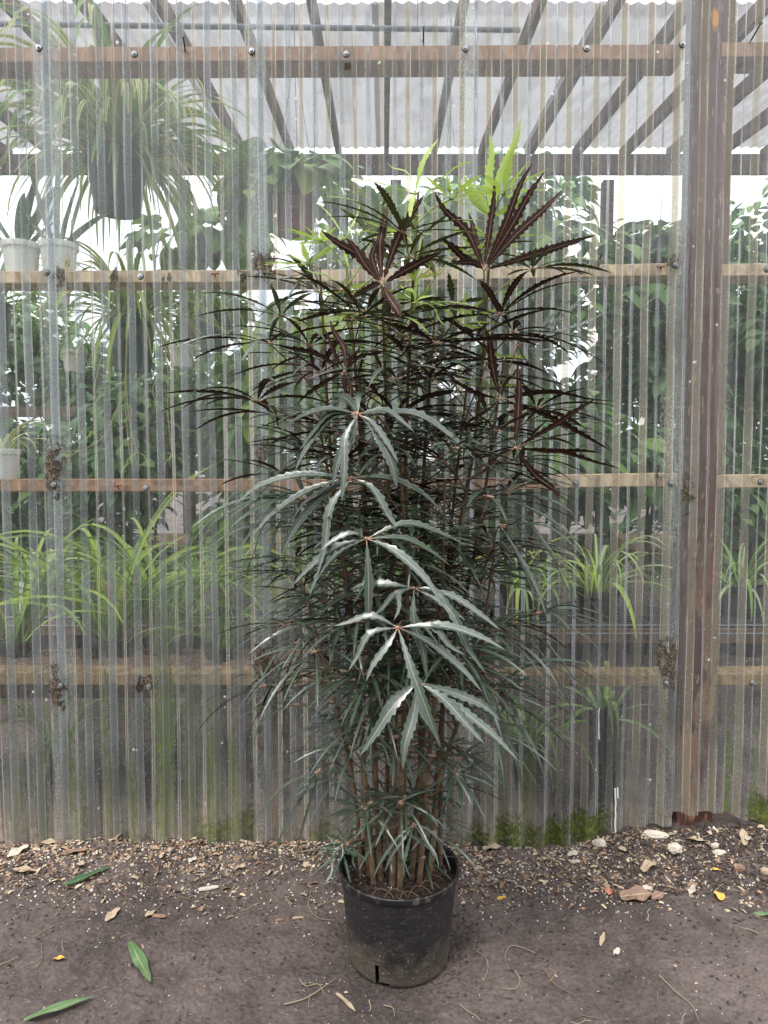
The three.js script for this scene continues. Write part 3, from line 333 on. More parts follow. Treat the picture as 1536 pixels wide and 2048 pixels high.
// the rest of the leaves, alternating up every stem
let nLeaves = 0; const inner = new Leaf();
for (const pass of [0, 1])
for (const [si, s] of stems.entries()) { let az = rr(0, 6.28, rp); const len = s.curve.getLength(), step = pass ? 0.085 : si < 12 ? 0.059 : 0.066;
  for (let d = (pass ? 0.2 : 0.05) + 0.12 * rp(); d < (pass ? len * 0.8 : len - 0.005); d += step * rr(0.75, 1.3, rp)) { az += 2.4 + rr(-0.4, 0.4, rp); const yy = s.curve.getPointAt(clamp(d / len)).y; if (pass ? yy < 0.62 : yy < 0.58 && rp() < 0.3) continue;
    const t = d / len, p = s.curve.getPointAt(t), tip = 1 - t, y = p.y, age = pass ? 'old2' : tip < 0.09 && si < 7 ? 'young' : tip < 0.17 && si < 6 ? 'olive' : rp() < 0.5 ? 'old' : 'old2';
    const big = age === 'young' ? 0.5 : ss(0.2, 0.75, y) * 0.5 + 0.5, out = V(Math.cos(az), 0, Math.sin(az)), pl = rr(pass ? 0.05 : 0.09, pass ? 0.13 : 0.17, rp) * (age === 'young' ? 0.45 : big), rise = mix(0.15, 0.75, ss(0.5, 1.5, y)) * rr(0.6, 1.3, rp);
    const H = p.clone().addScaledVector(out, pl).add(V(0, pl * rise, 0)); H.z = Math.max(H.z, 0.08);
    const N = V(0, 1, 0).addScaledVector(out, mix(0.5, 0.05, ss(0.35, 1.0, y)) * rr(0.3, 1.4, rp)).add(V(rr(-0.2, 0.2, rp), 0, rr(-0.2, 0.2, rp))).normalize();
    const leaf = pass ? inner : new Leaf(), mid = p.clone().lerp(H, 0.5); mid.y += 0.008; leaf.stalk([p, mid, H], 0.0019, 0.0014); leaf.stalk([H.clone().add(V(-0.0018, 0, 0)), H.clone().add(V(0.0018, 0.001, 0))], 0.0028, 0.0026, 3, 6);
    const F = out.clone().addScaledVector(N, -out.dot(N)).normalize(), G = N.clone().cross(F), nl = Math.round(rr(6.5, 9.5, rp)), Lmax = rr(0.15, 0.235, rp) * (age === 'young' ? 0.55 : big) * (si > 11 ? 0.85 : 1), W = mix(0.0092, 0.0165, ss(0.4, 1.35, y)) * rr(0.75, 1.15, rp);
    for (let k = 0; k < nl; k++) { const a = mix(-2.35, 2.35, (k + 0.5) / nl) + rr(-0.15, 0.15, rp), L = Lmax * (0.66 + 0.34 * Math.cos(a * 0.7)) * rr(0.85, 1.1, rp), el = rr(0.05, 0.4, rp), g = (age === 'young' ? 2 : mix(9, 5, ss(0.5, 1.3, y))) * rr(0.6, 1.4, rp);
      const dir = F.clone().multiplyScalar(Math.cos(a)).addScaledVector(G, Math.sin(a)).multiplyScalar(Math.cos(el)).addScaledVector(N, Math.sin(el)), pts = [H.clone()], q = H.clone(); for (let i = 0; i < 5; i++) { q.addScaledVector(dir, L / 5); dir.y -= g * L / 5 * 0.55; dir.normalize(); const c = q.clone(); c.z = Math.max(c.z, 0.04); c.y = Math.max(c.y, 0.02); pts.push(c); }
      leaf.leaflet(pts, N, W * rr(0.85, 1.1, rp), Math.max(4, Math.round(L / 0.0175)), { single: age === 'young', r: rp, twist: rr(-0.6, 0.6, rp), fold: rr(0.15, 0.4, rp), cut: rr(0.6, 0.74, rp) }); }
    if (pass) continue; const [g, m] = leaf.geo(AGE[age]); mesh('leaf', g, m, plant); nLeaves++; } }
{ const [g, m] = inner.geo(AGE.old2), o = mesh('inner_leaves', g, m, plant); o.userData.kind = 'stuff'; }
{ // bits in the potting soil
  const r2 = rng(31), add = (name, geo, n, col, s0, s1) => { const im = new THREE.InstancedMesh(geo, std({ roughness: 0.9 }), n), M4 = new THREE.Matrix4(), Q = new THREE.Quaternion(), C = new THREE.Color(); for (let i = 0; i < n; i++) { const a = r2() * 6.28, d = Math.sqrt(r2()) * 0.125, x = Math.cos(a) * d, z = Math.sin(a) * d, k = rr(s0, s1, r2), b = rr(0.5, 1.1, r2); Q.setFromEuler(new THREE.Euler(r2() * 6, r2() * 6, r2() * 0.6)); M4.compose(V(POT.x + x, 0.187 + (fbm(x * 60 + 7, z * 60 + 9, 31, 3) - 0.5) * 0.03 + 0.012 * (1 - (d / 0.1375) ** 2), POT.z + z), Q, V(k, k, k)); im.setMatrixAt(i, M4); im.setColorAt(i, C.setRGB(col[0] * b, col[1] * b, col[2] * b)); } im.name = name; im.userData.kind = 'stuff'; plant.add(im); };
  add('perlite', new THREE.IcosahedronGeometry(1, 0), 160, [0.7, 0.66, 0.6], 0.0008, 0.0022); add('soil_crumbs', new THREE.IcosahedronGeometry(1, 1), 700, [0.05, 0.034, 0.027], 0.0015, 0.006); add('bark_chips', new THREE.BoxGeometry(2.4, 0.25, 0.7), 160, [0.2, 0.12, 0.08], 0.0015, 0.0045);
  for (let k = 0; k < 6; k++) { const a = -0.4 + k * 0.3, d = 0.08 + 0.03 * r2(), c = V(POT.x + Math.sin(a) * d, 0.2, POT.z + Math.cos(a) * d); mesh('root', tube([c.clone().add(V(-0.03, -0.01, 0.01)), c.clone().add(V(-0.01, 0.012, -0.01)), c.clone().add(V(0.02, 0.008, 0.0)), c.clone().add(V(0.032, -0.012, 0.014))], 0.0013, 0.001, 5, 14), stalkMat, plant); } }
console.log('plant leaves', nLeaves + SPEC.length);
// ---------------------------------------------------------------- plants and benches inside the greenhouse
const ri = rng(555), q = (a, b) => rr(a, b, ri);
const strapW = (w) => (t) => w * Math.min(1, 0.45 + 2.2 * t) * Math.pow(Math.max(0.02, 1 - t), 0.55) * 0.5;
const creamEdge = tex(64, 64, (u, v) => { const m = Math.abs(u - 0.5) * 2, s = 0.5 + 0.5 * Math.sin(u * 60 + 3 * noise(u * 9, v * 5, 3)); return mixc(mixc([0.22, 0.32, 0.05], [0.32, 0.42, 0.08], s), [0.8, 0.74, 0.32], ss(0.5, 0.7, m)); });
const creamMid = tex(64, 64, (u, v) => { const m = Math.abs(u - 0.5) * 2, s = 0.5 + 0.5 * Math.sin(u * 70); return mixc(mixc([0.13, 0.25, 0.06], [0.2, 0.33, 0.09], s), [0.62, 0.66, 0.33], ss(0.42, 0.2, m)); });
const plainGreen = tex(64, 64, (u, v) => { const s = 0.5 + 0.5 * Math.sin(u * 46), m = Math.abs(u - 0.5) * 2; return mixc(mixc([0.15, 0.31, 0.05], [0.24, 0.42, 0.075], 0.6 * s + 0.4 * noise(u * 4, v * 9, 7)), [0.34, 0.46, 0.17], ss(0.14, 0.05, m)); });
const leafMat = (o) => phys({ roughness: 0.85, transmission: 0.35, thickness: 0, clearcoat: 0.3, clearcoatRoughness: 0.4, ...o });
const LM = { edge: leafMat({ map: creamEdge }), mid: leafMat({ map: creamMid }), green: leafMat({ map: plainGreen }), lime: leafMat({ map: plainGreen, color: lin(1.9, 1.45, 0.8) }), dark: leafMat({ map: plainGreen, color: lin(0.5, 0.62, 0.6), transmission: 0.25 }), deep: leafMat({ map: plainGreen, color: lin(0.32, 0.45, 0.48), transmission: 0.2 }), olive: leafMat({ map: plainGreen, color: lin(0.8, 0.82, 0.6), transmission: 0.3 }), snake: leafMat({ map: tex(64, 256, (u, v) => { const b = fbm(u * 3, v * 26, 66, 3), m = Math.abs(u - 0.5) * 2; return mixc(mixc([0.06, 0.13, 0.05], [0.13, 0.22, 0.09], ss(0.4, 0.6, b)), [0.28, 0.3, 0.1], 0.4 * ss(0.85, 0.97, m)); }), transmission: 0.05 }) };
const plastic = (r, g, b, ro = 0.5) => std({ color: lin(r, g, b), roughness: ro });
const PM = { green: plastic(0.022, 0.062, 0.042), white: plastic(0.72, 0.72, 0.69), red: plastic(0.24, 0.06, 0.045), cream: plastic(0.55, 0.53, 0.45), black: plastic(0.015, 0.015, 0.017), clay: plastic(0.3, 0.12, 0.07, 0.8) };
const potGeos = {};
function potGeo(r, h, taper = 0.74) { const key = [r, h, taper].map((x) => x.toFixed(3)).join(); return potGeos[key] ??= new THREE.LatheGeometry([[0.001, 0.003], [r * taper, 0.003], [r * taper + 0.002, 0], [mix(r * taper, r, 0.8) , h * 0.8], [r * 1.0, h * 0.81], [r * 1.05, h * 0.83], [r * 1.06, h * 0.985], [r * 1.04, h], [r * 1.0, h * 0.99], [r * 0.97, h * 0.86], [0.001, h * 0.87]].map(([a, b]) => new THREE.Vector2(a, b)), 36); }
function pot(parent, r, h, m, taper) { return mesh('pot', potGeo(r, h, taper), m, parent); }
const spiderGeos = [0, 1, 2, 3, 4, 5, 6, 7].map((k) => blade(1, strapW(0.05 + 0.006 * (k % 3)), [1.35, 1.2, 1.05, 0.9, 0.75, 0.6, 1.3, 0.4][k], (t) => [1.9, 2.4, 2.6, 2.5, 2.2, 2.0, 3.1, 1.8][k] * (0.35 + 1.3 * t), 11, 0.3, (k % 2 ? 1 : -1) * 0.4));
function strapLeaves(t, n, y, L0, L1, mats, r0 = 0.03, geos = spiderGeos, width = 1) { for (let i = 0; i < n; i++) { const L = q(L0, L1), reach = L * 0.72 + r0, room = -0.035 - t.position.z; let a = i * 2.4 + q(-0.3, 0.3); if (-Math.sin(a) * reach > room) { const k = Math.asin(clamp(-room / reach * q(0.2, 1), -1, 1)); a = Math.cos(a) > 0 ? k : Math.PI - k; } const o = mesh('leaf', geos[Math.floor(ri() * geos.length)], mats[Math.floor(ri() * mats.length)], t); o.scale.set(L, L * q(0.9, 1.1), L * width * q(0.85, 1.15)); o.rotation.set(q(-0.12, 0.12), a, 0, 'YXZ'); o.position.set(Math.cos(a) * r0 * ri(), y, -Math.sin(a) * r0 * ri()); } }
const drapeGeos = [0, 1, 2].map((k) => blade(1, strapW(0.05), 0.75 + 0.2 * k, (t) => 6.2 * Math.exp(-t * 3.5) + 0.15, 12, 0.3, 0.3));
function hangers(t, r, y, topY) { for (let k = 0; k < 3; k++) { const a = k * 2.1 + 0.5; mesh('hanger', tube([V(Math.cos(a) * r, y, Math.sin(a) * r), V(0, y + 0.5, 0)], 0.0013, 0.0013, 4, 2), M.wire, t); } mesh('hanger', tube([V(0, y + 0.5, 0), V(0, topY, 0)], 0.0016, 0.0016, 4, 2), M.wire, t); }
const roofUnder = (z) => roofY(z) - 0.05;
function stolon(t, pts) { mesh('runner', tube(pts, 0.0026, 0.0017, 5, 16), stolonMat, t); const e = pts[pts.length - 1]; const geo = spiderGeos; const parts = []; for (let i = 0; i < 9; i++) parts.push(placed(geo[i % 8], e, [0, i * 2.4, q(-0.9, -0.1)], V(0.08, 0.08, 0.11).multiplyScalar(q(0.7, 1.25)))); mesh('plantlet', merge(parts), LM.lime, t); }
const stolonMat = std({ color: lin(0.5, 0.4, 0.14), roughness: 0.6 });
{ // large hanging spider plant high on the left
  const p = at(236, 425, -0.72), t = thing('hanging_spider_plant', 'large cream-edged spider plant in a dark green hanging pot under the top rail', 'plant', p, 'hanging spider plants'); pot(t, 0.115, 0.21, PM.green, 0.72); hangers(t, 0.118, 0.2, roofUnder(p.z) - p.y); strapLeaves(t, 190, 0.2, 0.42, 0.78, [LM.edge, LM.edge, LM.green], 0.07); strapLeaves(t, 34, 0.2, 0.3, 0.55, [LM.edge, LM.green], 0.1, drapeGeos, 1.1);
  for (const [x, y] of [[395, 620], [120, 700], [330, 560]]) { const e = at(x, y, -0.66).sub(p); stolon(t, [V(0, 0.2, 0), V(e.x * 0.6, 0.28, 0.1), V(e.x, -0.02, 0.12), e]); } }
{ // lower hanging spider plant with long yellow runners
  const p = at(266, 742, -0.86), t = thing('hanging_spider_plant', 'hanging spider plant with long straw-yellow runners below the middle timber rail', 'plant', p, 'hanging spider plants'); pot(t, 0.092, 0.215, PM.green, 0.76); hangers(t, 0.095, 0.205, roofUnder(p.z) - p.y); strapLeaves(t, 110, 0.205, 0.26, 0.56, [LM.edge, LM.green, LM.lime], 0.06); strapLeaves(t, 22, 0.205, 0.22, 0.45, [LM.edge, LM.lime], 0.08, drapeGeos, 1.1);
  for (const pts of [[[262, 590], [215, 680], [190, 770], [190, 870]], [[255, 640], [252, 760], [262, 860], [275, 905]], [[256, 650], [250, 780], [256, 880], [262, 925]], [[312, 610], [335, 730], [336, 830], [345, 915]], [[312, 612], [330, 720], [305, 780], [315, 812]], [[245, 790], [225, 840], [200, 880], [130, 915]], [[240, 610], [205, 650], [175, 670], [163, 655]]]) stolon(t, pts.map(([x, y]) => at(x, y, -0.73).sub(p))); }
{ // hanging plant further left, mostly outside the frame, and one further back
  for (const [x, y, z, lab] of [[-20, 690, -0.95, 'hanging spider plant cut off by the left picture edge, below the rail'], [428, 700, -1.7, 'small hanging spider plant behind the pothos, left of the tall shrub']]) { const p = at(x, y, z), t = thing('hanging_spider_plant', lab, 'plant', p, 'hanging spider plants'); pot(t, 0.09, 0.17, PM.green, 0.75); hangers(t, 0.093, 0.16, roofUnder(z) - p.y); strapLeaves(t, 60, 0.16, 0.25, 0.45, [LM.green, LM.edge], 0.05); } }
const lettering = (word, w, h, ink, paper) => { const c = document.createElement('canvas'); c.width = w; c.height = h; const x = c.getContext('2d'); x.fillStyle = paper; x.fillRect(0, 0, w, h); x.fillStyle = ink; x.font = 'italic ' + Math.round(h * 0.8) + 'px serif'; x.textAlign = 'center'; x.textBaseline = 'middle'; x.fillText(word, w / 2, h / 2); const t = new THREE.CanvasTexture(c); t.colorSpace = THREE.SRGBColorSpace; return t; };
function tag(parent, r0, r1, y0, y1, a, da, m) { const P = [], U = [], I = []; for (let i = 0; i <= 6; i++) for (const j of [0, 1]) { const b = a + (i / 6 - 0.5) * da, r = j ? r1 : r0; P.push(Math.sin(b) * r, j ? y1 : y0, Math.cos(b) * r); U.push(i / 6, j); } for (let i = 0; i < 6; i++) { const k = i * 2; I.push(k, k + 2, k + 1, k + 1, k + 2, k + 3); } const g = new THREE.BufferGeometry(); g.setAttribute('position', new THREE.Float32BufferAttribute(P, 3)); g.setAttribute('uv', new THREE.Float32BufferAttribute(U, 2)); g.setIndex(I); g.computeVertexNormals(); return mesh('price_label', g, m, parent); }
{ // two snake plants in white pots on the middle rail
  const zc = RZ - RD / 2 - 0.01, railTop = at(60, 555, RZ).y + 0.0185;
  const specs = [[43, 'snake plant in the white pot at the left picture edge, standing on the rail', [[0.2, 0.19, -0.55, 0.0], [0.16, 0.2, 0.1, 0.5], [0.12, 0.15, -0.9, 0.0], [0.22, 0.1, 0.5, 0.3], [0.13, 0.14, 0.75, -0.6], [0.26, 0.2, 0.22, 0]]], [118, 'snake plant in the white pot marked 6, standing on the rail', [[0.3, 0.26, 0.03, 0], [0.27, 0.24, -0.28, 0.1], [0.17, 0.16, 0.85, 0], [0.22, 0.2, 0.25, -0.4], [0.15, 0.14, -0.6, 0.3]]]];
  for (const [px, lab, leaves] of specs) { const p = V(at(px, 520, zc).x, railTop, zc), t = thing('snake_plant', lab, 'plant', p, 'snake plants on the rail'); pot(t, 0.053, 0.094, PM.white, 0.76);
    if (px === 118) tag(t, 0.0455, 0.0505, 0.012, 0.045, 0.85, 0.55, std({ map: lettering('6', 64, 96, '#3a3020', '#d8cda4'), roughness: 0.8 }));
    for (const [L, w, lean, turn] of leaves) { const g = blade(L, (s) => 0.021 * Math.min(1, 0.6 + 1.5 * s) * Math.pow(Math.max(0.01, 1 - s ** 3), 0.6), Math.PI / 2 - lean, (s) => lean * 2.2 * s + 0.1, 10, 0.35, turn), o = mesh('leaf', g, LM.snake, t); o.position.set(lean * 0.02, 0.08, turn * 0.02); } } }
const heart = (L) => blade(L, (t) => L * 0.42 * Math.pow(Math.sin(Math.PI * Math.min(1, 0.13 + 0.87 * t) ** 0.75), 0.8), 0.3, (t) => 1.6 / L * 0.5, 8, 0.22, 0, 0.05), heartGeo = heart(1);
function vineLeaf(t, p, L, yaw, tilt, m) { const o = mesh('leaf', heartGeo, m, t); o.scale.setScalar(L); o.position.copy(p); o.rotation.set(q(-0.4, 0.4), yaw, tilt, 'YXZ'); }
function pothos(px, py, z, label, r, h, potM, n, spread, trail, mats) { const p = at(px, py, z), t = thing('pothos_plant', label, 'plant', p, 'hanging pothos'); pot(t, r, h, potM, 0.78); hangers(t, r, h * 0.95, roofUnder(z) - p.y);
  for (let i = 0; i < n; i++) { const a = ri() * 6.28, d = Math.sqrt(ri()) * spread, y = h + 0.02 + q(0, 0.14) * (1 - d / spread) + (d > r * 1.1 ? -q(0, 0.1) : 0); vineLeaf(t, V(Math.cos(a) * d, y, Math.sin(a) * d), q(0.09, 0.16), -a + q(-0.7, 0.7), q(-1.1, 0.1), mats[Math.floor(ri() * mats.length)]); }
  for (let k = 0; k < trail.length; k++) { const [dx, dz, len] = trail[k], pts = [V(dx * 0.4, h, dz * 0.4), V(dx, h + 0.01, dz), V(dx * 1.25, h - len * 0.4, dz * 1.25), V(dx * 1.2 + q(-0.05, 0.05), h - len, dz * 1.2)], c = new THREE.CatmullRomCurve3(pts); mesh('vine', tube(pts, 0.003, 0.002, 5, 14), stolonMat, t); for (let i = 1; i <= Math.round(len / 0.07); i++) vineLeaf(t, c.getPointAt(clamp(i * 0.07 / len * 0.95 + 0.02)), q(0.06, 0.11), q(0, 6.28), q(-1.4, -0.5), mats[Math.floor(ri() * mats.length)]); }
  return t; }
{ const t = pothos(592, 470, -0.8, 'lime pothos in a dull red hanging pot priced 25, above the middle rail', 0.088, 0.2, PM.red, 95, 0.26, [[-0.15, 0.06, 0.4], [-0.19, -0.02, 0.3], [0.16, 0.1, 0.2], [0.1, -0.12, 0.3], [-0.1, 0.14, 0.22]], [LM.lime, LM.green, LM.olive, LM.dark]);
  tag(t, 0.0805, 0.084, 0.075, 0.125, -0.12, 0.85, std({ map: lettering('$25-', 160, 80, '#40382c', '#b08d78'), roughness: 0.8 }));
  pothos(632, 762, -0.95, 'lime pothos in the red pot below the middle rail, behind the aralia', 0.098, 0.19, PM.red, 95, 0.3, [[-0.2, 0.08, 0.45], [-0.22, -0.05, 0.35], [-0.12, 0.16, 0.3], [0.2, 0.05, 0.3]], [LM.lime, LM.lime, LM.green, LM.olive]);
  pothos(900, 500, -1.25, 'green pothos hanging behind the top of the aralia', 0.07, 0.12, PM.black, 110, 0.36, [[-0.2, 0.1, 0.3], [0.2, 0.1, 0.35], [0.05, 0.2, 0.3]], [LM.green, LM.olive, LM.dark]);
  pothos(420, 520, -1.75, 'olive pothos hanging far back between two spider plants', 0.07, 0.12, PM.black, 90, 0.36, [[-0.2, 0.1, 0.4], [0.2, 0.12, 0.4]], [LM.olive, LM.dark, LM.green]); }
// benches
function bench(x0, x1, z0, z1, h, label, slats, wire) { const t = thing('bench', label, 'bench', V((x0 + x1) / 2, 0, (z0 + z1) / 2)), w = x1 - x0, d = z1 - z0;
  if (wire) { for (const [y, zz] of [[h, d / 2], [h - 0.035, d / 2], [h, -d / 2]]) { const o = mesh('edge_rod', new THREE.CylinderGeometry(0.004, 0.004, w, 6).rotateZ(Math.PI / 2), M.wire, t); o.position.set(0, y, zz); } const parts = []; for (let i = 0; i <= w / 0.05; i++) parts.push(new THREE.BoxGeometry(0.003, 0.003, d).translate(-w / 2 + i * 0.05, h, 0), new THREE.BoxGeometry(0.003, 0.035, 0.003).translate(-w / 2 + i * 0.05, h - 0.0175, d / 2)); for (let k = 0; k <= d / 0.05; k++) parts.push(new THREE.BoxGeometry(w, 0.003, 0.003).translate(0, h - 0.003, -d / 2 + k * 0.05)); const o = mesh('wire_mesh', merge(parts), M.wire, t); o.userData.kind = 'stuff'; }
  else for (let k = 0; k < slats; k++) { const o = mesh('slat', bar(w, 0.02, d / slats - 0.012, 0, 0.003, k), M.pineMossy, t); o.position.set(0, h - 0.01, -d / 2 + (k + 0.5) * d / slats); }
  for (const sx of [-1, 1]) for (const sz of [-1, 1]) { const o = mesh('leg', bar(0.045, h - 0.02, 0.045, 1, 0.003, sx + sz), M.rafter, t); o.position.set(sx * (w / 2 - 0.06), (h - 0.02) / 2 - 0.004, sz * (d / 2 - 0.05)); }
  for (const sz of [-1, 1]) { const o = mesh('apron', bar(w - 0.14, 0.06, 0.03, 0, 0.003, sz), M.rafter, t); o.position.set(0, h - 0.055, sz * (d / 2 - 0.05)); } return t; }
bench(-1.75, -0.3, -0.46, -0.12, 0.5, 'narrow slatted bench just behind the lower rail on the left', 3);
bench(-1.9, -0.06, -1.95, -0.9, 0.52, 'deep wire-topped bench behind the narrow slatted bench', 0, true);
bench(0.02, 1.95, -1.95, -0.84, 0.5, 'deep wire-topped bench behind the brown steel post', 0, true);
bench(-2.6, 2.6, -3.8, -2.6, 0.62, 'long slatted bench at the back of the greenhouse', 7);
const longGeos = [0, 1, 2, 3, 4, 5].map((k) => blade(1, strapW(0.052), [1.35, 1.15, 0.95, 0.8, 1.25, 1.05][k], (t) => [0.9, 1.6, 2.0, 1.7, 2.6, 1.2][k] * (0.2 + 1.6 * t), 11, 0.3, (k % 2 ? 1 : -1) * 0.5));
function bladePlant(px, z, y, label, r, h, potM, n, L0, L1, mats, w = 1, geos = longGeos, group = 'strap-leaved plants on the benches') { const p = V(at(px, 1200, z).x, y, z), t = thing('strap_leaf_plant', label, 'plant', p, group); pot(t, r, h, potM); strapLeaves(t, n, h * 0.86, L0, L1, mats, r * 0.7, geos, w); return t; }
bladePlant(30, -0.3, 0.5, 'long-bladed green plant in a low pot beside the left picture edge', 0.07, 0.07, PM.black, 32, 0.35, 0.7, [LM.green, LM.lime], 0.8);
bladePlant(215, -0.28, 0.5, 'tall green strap-leaved plant with a lime blade bent over the lower rail', 0.07, 0.08, PM.black, 40, 0.4, 0.78, [LM.green, LM.lime, LM.lime], 0.8);
bladePlant(330, -0.32, 0.5, 'arching green plant between the two lower screws on the left', 0.065, 0.07, PM.black, 38, 0.4, 0.75, [LM.green, LM.lime], 0.65);
bladePlant(440, -0.25, 0.5, 'fine grassy plant beside the sheet lap left of the aralia', 0.055, 0.06, PM.black, 44, 0.2, 0.42, [LM.green, LM.olive], 0.4);
bladePlant(70, -1.02, 0.52, 'green plant in the large white pot at the far left on the wire bench', 0.08, 0.15, PM.white, 36, 0.3, 0.5, [LM.green, LM.edge], 0.7, spiderGeos);
bladePlant(400, -1.02, 0.52, 'cream-striped plant in the pale pot left of the aralia on the wire bench', 0.07, 0.13, PM.cream, 40, 0.28, 0.5, [LM.mid, LM.mid, LM.green], 1.0, spiderGeos);
bladePlant(245, -1.05, 0.52, 'strap-leaved plant in the brick-red pot on the wire bench', 0.1, 0.13, PM.clay, 34, 0.3, 0.5, [LM.green, LM.olive], 0.7, spiderGeos);
bladePlant(545, -1.1, 0.52, 'plant in the pale pot partly hidden by the aralia on the left', 0.08, 0.14, PM.cream, 30, 0.3, 0.5, [LM.green, LM.mid], 0.9, spiderGeos);
bladePlant(1195, -0.98, 0.5, 'bright cream-striped spider plant in a black pot on the right wire bench', 0.09, 0.13, PM.black, 52, 0.3, 0.52, [LM.mid, LM.mid, LM.lime], 1.3, spiderGeos);
bladePlant(1040, -1.05, 0.5, 'cream-striped spider plant close behind the right side of the aralia', 0.085, 0.13, PM.black, 48, 0.3, 0.5, [LM.mid, LM.green, LM.lime], 1.1, spiderGeos);
bladePlant(1480, -1.05, 0.5, 'green spider plant on the wire bench right of the brown post', 0.09, 0.14, PM.black, 40, 0.3, 0.5, [LM.green, LM.olive, LM.mid], 1, spiderGeos);
bladePlant(760, -1.1, 0.5, 'spider plant on the bench straight behind the aralia', 0.09, 0.14, PM.black, 40, 0.3, 0.5, [LM.green, LM.mid], 1, spiderGeos);
bladePlant(1215, -0.34, -0.004, 'broad green plant growing low under the right wire bench', 0.06, 0.34, PM.black, 14, 0.25, 0.42, [LM.green], 1.5, spiderGeos, 'plants standing on the floor');
bladePlant(1060, -0.4, -0.004, 'green plant standing on the floor behind the aralia, right', 0.06, 0.2, PM.black, 20, 0.25, 0.4, [LM.green, LM.olive], 0.9, spiderGeos, 'plants standing on the floor');
bladePlant(330, -0.6, -0.004, 'weedy grass clump in the dark under the left benches', 0.06, 0.12, PM.black, 36, 0.25, 0.45, [LM.green, LM.olive], 0.7, longGeos, 'plants standing on the floor');
bladePlant(110, -0.5, -0.004, 'green grass clump under the bench beside the left picture edge', 0.06, 0.12, PM.black, 30, 0.25, 0.45, [LM.green, LM.lime], 0.8, longGeos, 'plants standing on the floor');
{ // plant with cream-edged leaves and white pot at the left picture edge, on the lower-middle rail
  const zc = RZ - RD / 2 - 0.008, y = at(60, 971, RZ).y + 0.019, p = V(at(8, 930, zc).x, y, zc), t = thing('strap_leaf_plant', 'cream-edged plant in the white pot cut off by the left picture edge', 'plant', p); pot(t, 0.046, 0.09, PM.white); strapLeaves(t, 16, 0.08, 0.1, 0.24, [LM.edge], 0.02, spiderGeos, 1.5); }
{ const p = V(at(128, 640, -1.3).x, 0.52, -1.3); for (const [px, py, z, m, lab] of [[118, 610, -1.55, PM.white, 'small white pot hanging behind the left sheet lap'], [150, 745, -1.6, PM.cream, 'small cream pot hanging low behind the left sheet lap'], [365, 735, -1.5, PM.white, 'small white pot hanging right of the yellow runners']]) { const e = at(px, py, z), t = thing('hanging_pot', lab, 'pot', e, 'small hanging pots'); pot(t, 0.062, 0.11, m); hangers(t, 0.064, 0.105, roofUnder(z) - e.y); strapLeaves(t, 18, 0.1, 0.14, 0.26, [LM.green, LM.olive], 0.03); } }
// shrubs in tubs that fill the background
const oval = blade(1, (t) => 0.24 * Math.pow(Math.sin(Math.PI * (0.06 + 0.94 * t) ** 0.85), 0.8), 0.25, () => 0.9, 5, 0.2);
function shrub(px, z, y0, top, rad, n, leaf, mats, label, base = 0) { const x = at(px, 900, z).x, t = thing('shrub', label, 'shrub', V(x, base, z), 'shrubs in tubs inside the greenhouse'); pot(t, 0.15, 0.26, PM.black, 0.8);
  const lobes = Array.from({ length: 9 }, () => { const a = ri() * 6.28, d = Math.sqrt(ri()) * rad * 0.75; return [V(Math.cos(a) * d, q(y0, top - rad * 0.35), Math.sin(a) * d), rad * q(0.34, 0.6)]; });
  for (const [c] of lobes.slice(0, 5)) mesh('trunk', tube([V(q(-0.04, 0.04), 0.22, q(-0.04, 0.04)), V(c.x * 0.3, mix(0.22, c.y, 0.5), c.z * 0.3), c], 0.012, 0.004, 6, 8), M.rafter, t);
  mats.forEach((m, k) => { const cnt = Math.round(n / mats.length), im = new THREE.InstancedMesh(oval, m, cnt), M4 = new THREE.Matrix4(), Q = new THREE.Quaternion(); for (let i = 0; i < cnt; i++) { const [c, r] = lobes[Math.floor(ri() * lobes.length)], u = q(-1, 1), a = ri() * 6.28, s = Math.sqrt(1 - u * u), d = r * Math.pow(ri(), 0.4), L = leaf * q(0.7, 1.25); Q.setFromEuler(new THREE.Euler(q(-0.7, 0.7), a + q(-0.6, 0.6), q(-0.9, 0.5), 'YXZ')); M4.compose(V(c.x + Math.cos(a) * s * d, c.y + u * d * 0.85, c.z - Math.sin(a) * s * d), Q, V(L, L, L)); im.setMatrixAt(i, M4); } im.name = 'foliage'; im.userData.kind = 'stuff'; t.add(im); }); return t; }
shrub(1130, -2.2, 0.6, 2.85, 0.65, 2300, 0.14, [LM.dark, LM.deep, LM.olive], 'tall dark shrub behind the right edge of the aralia');
shrub(1290, -2.35, 0.8, 2.95, 0.6, 2200, 0.15, [LM.deep, LM.dark], 'tallest dark shrub left of the brown post');
shrub(1500, -2.3, 0.6, 2.75, 0.65, 2000, 0.14, [LM.dark, LM.deep], 'dark shrub seen right of the brown post');
shrub(930, -2.6, 0.7, 2.75, 0.65, 2000, 0.12, [LM.dark, LM.olive], 'green shrub behind the middle of the aralia');
shrub(700, -2.4, 0.5, 2.1, 0.6, 1500, 0.12, [LM.olive, LM.dark], 'olive shrub behind the left side of the aralia');
shrub(500, -2.25, 0.4, 2.05, 0.6, 1500, 0.12, [LM.dark, LM.olive, LM.green], 'shrub behind the lap of the sheets left of the aralia');
shrub(300, -2.35, 0.4, 2.05, 0.62, 1700, 0.12, [LM.deep, LM.dark], 'dark shrub behind the yellow runners');
shrub(110, -2.3, 0.4, 2.1, 0.62, 1700, 0.12, [LM.dark, LM.deep], 'dark shrub behind the snake plants');
shrub(1060, -3.3, 0.5, 2.5, 0.7, 1900, 0.13, [LM.dark, LM.deep], 'dark shrub deep inside, behind the gap right of the aralia stems');
shrub(700, -3.4, 0.5, 2.4, 0.7, 1700, 0.13, [LM.dark, LM.olive], 'dark shrub deep inside, straight behind the aralia stems');
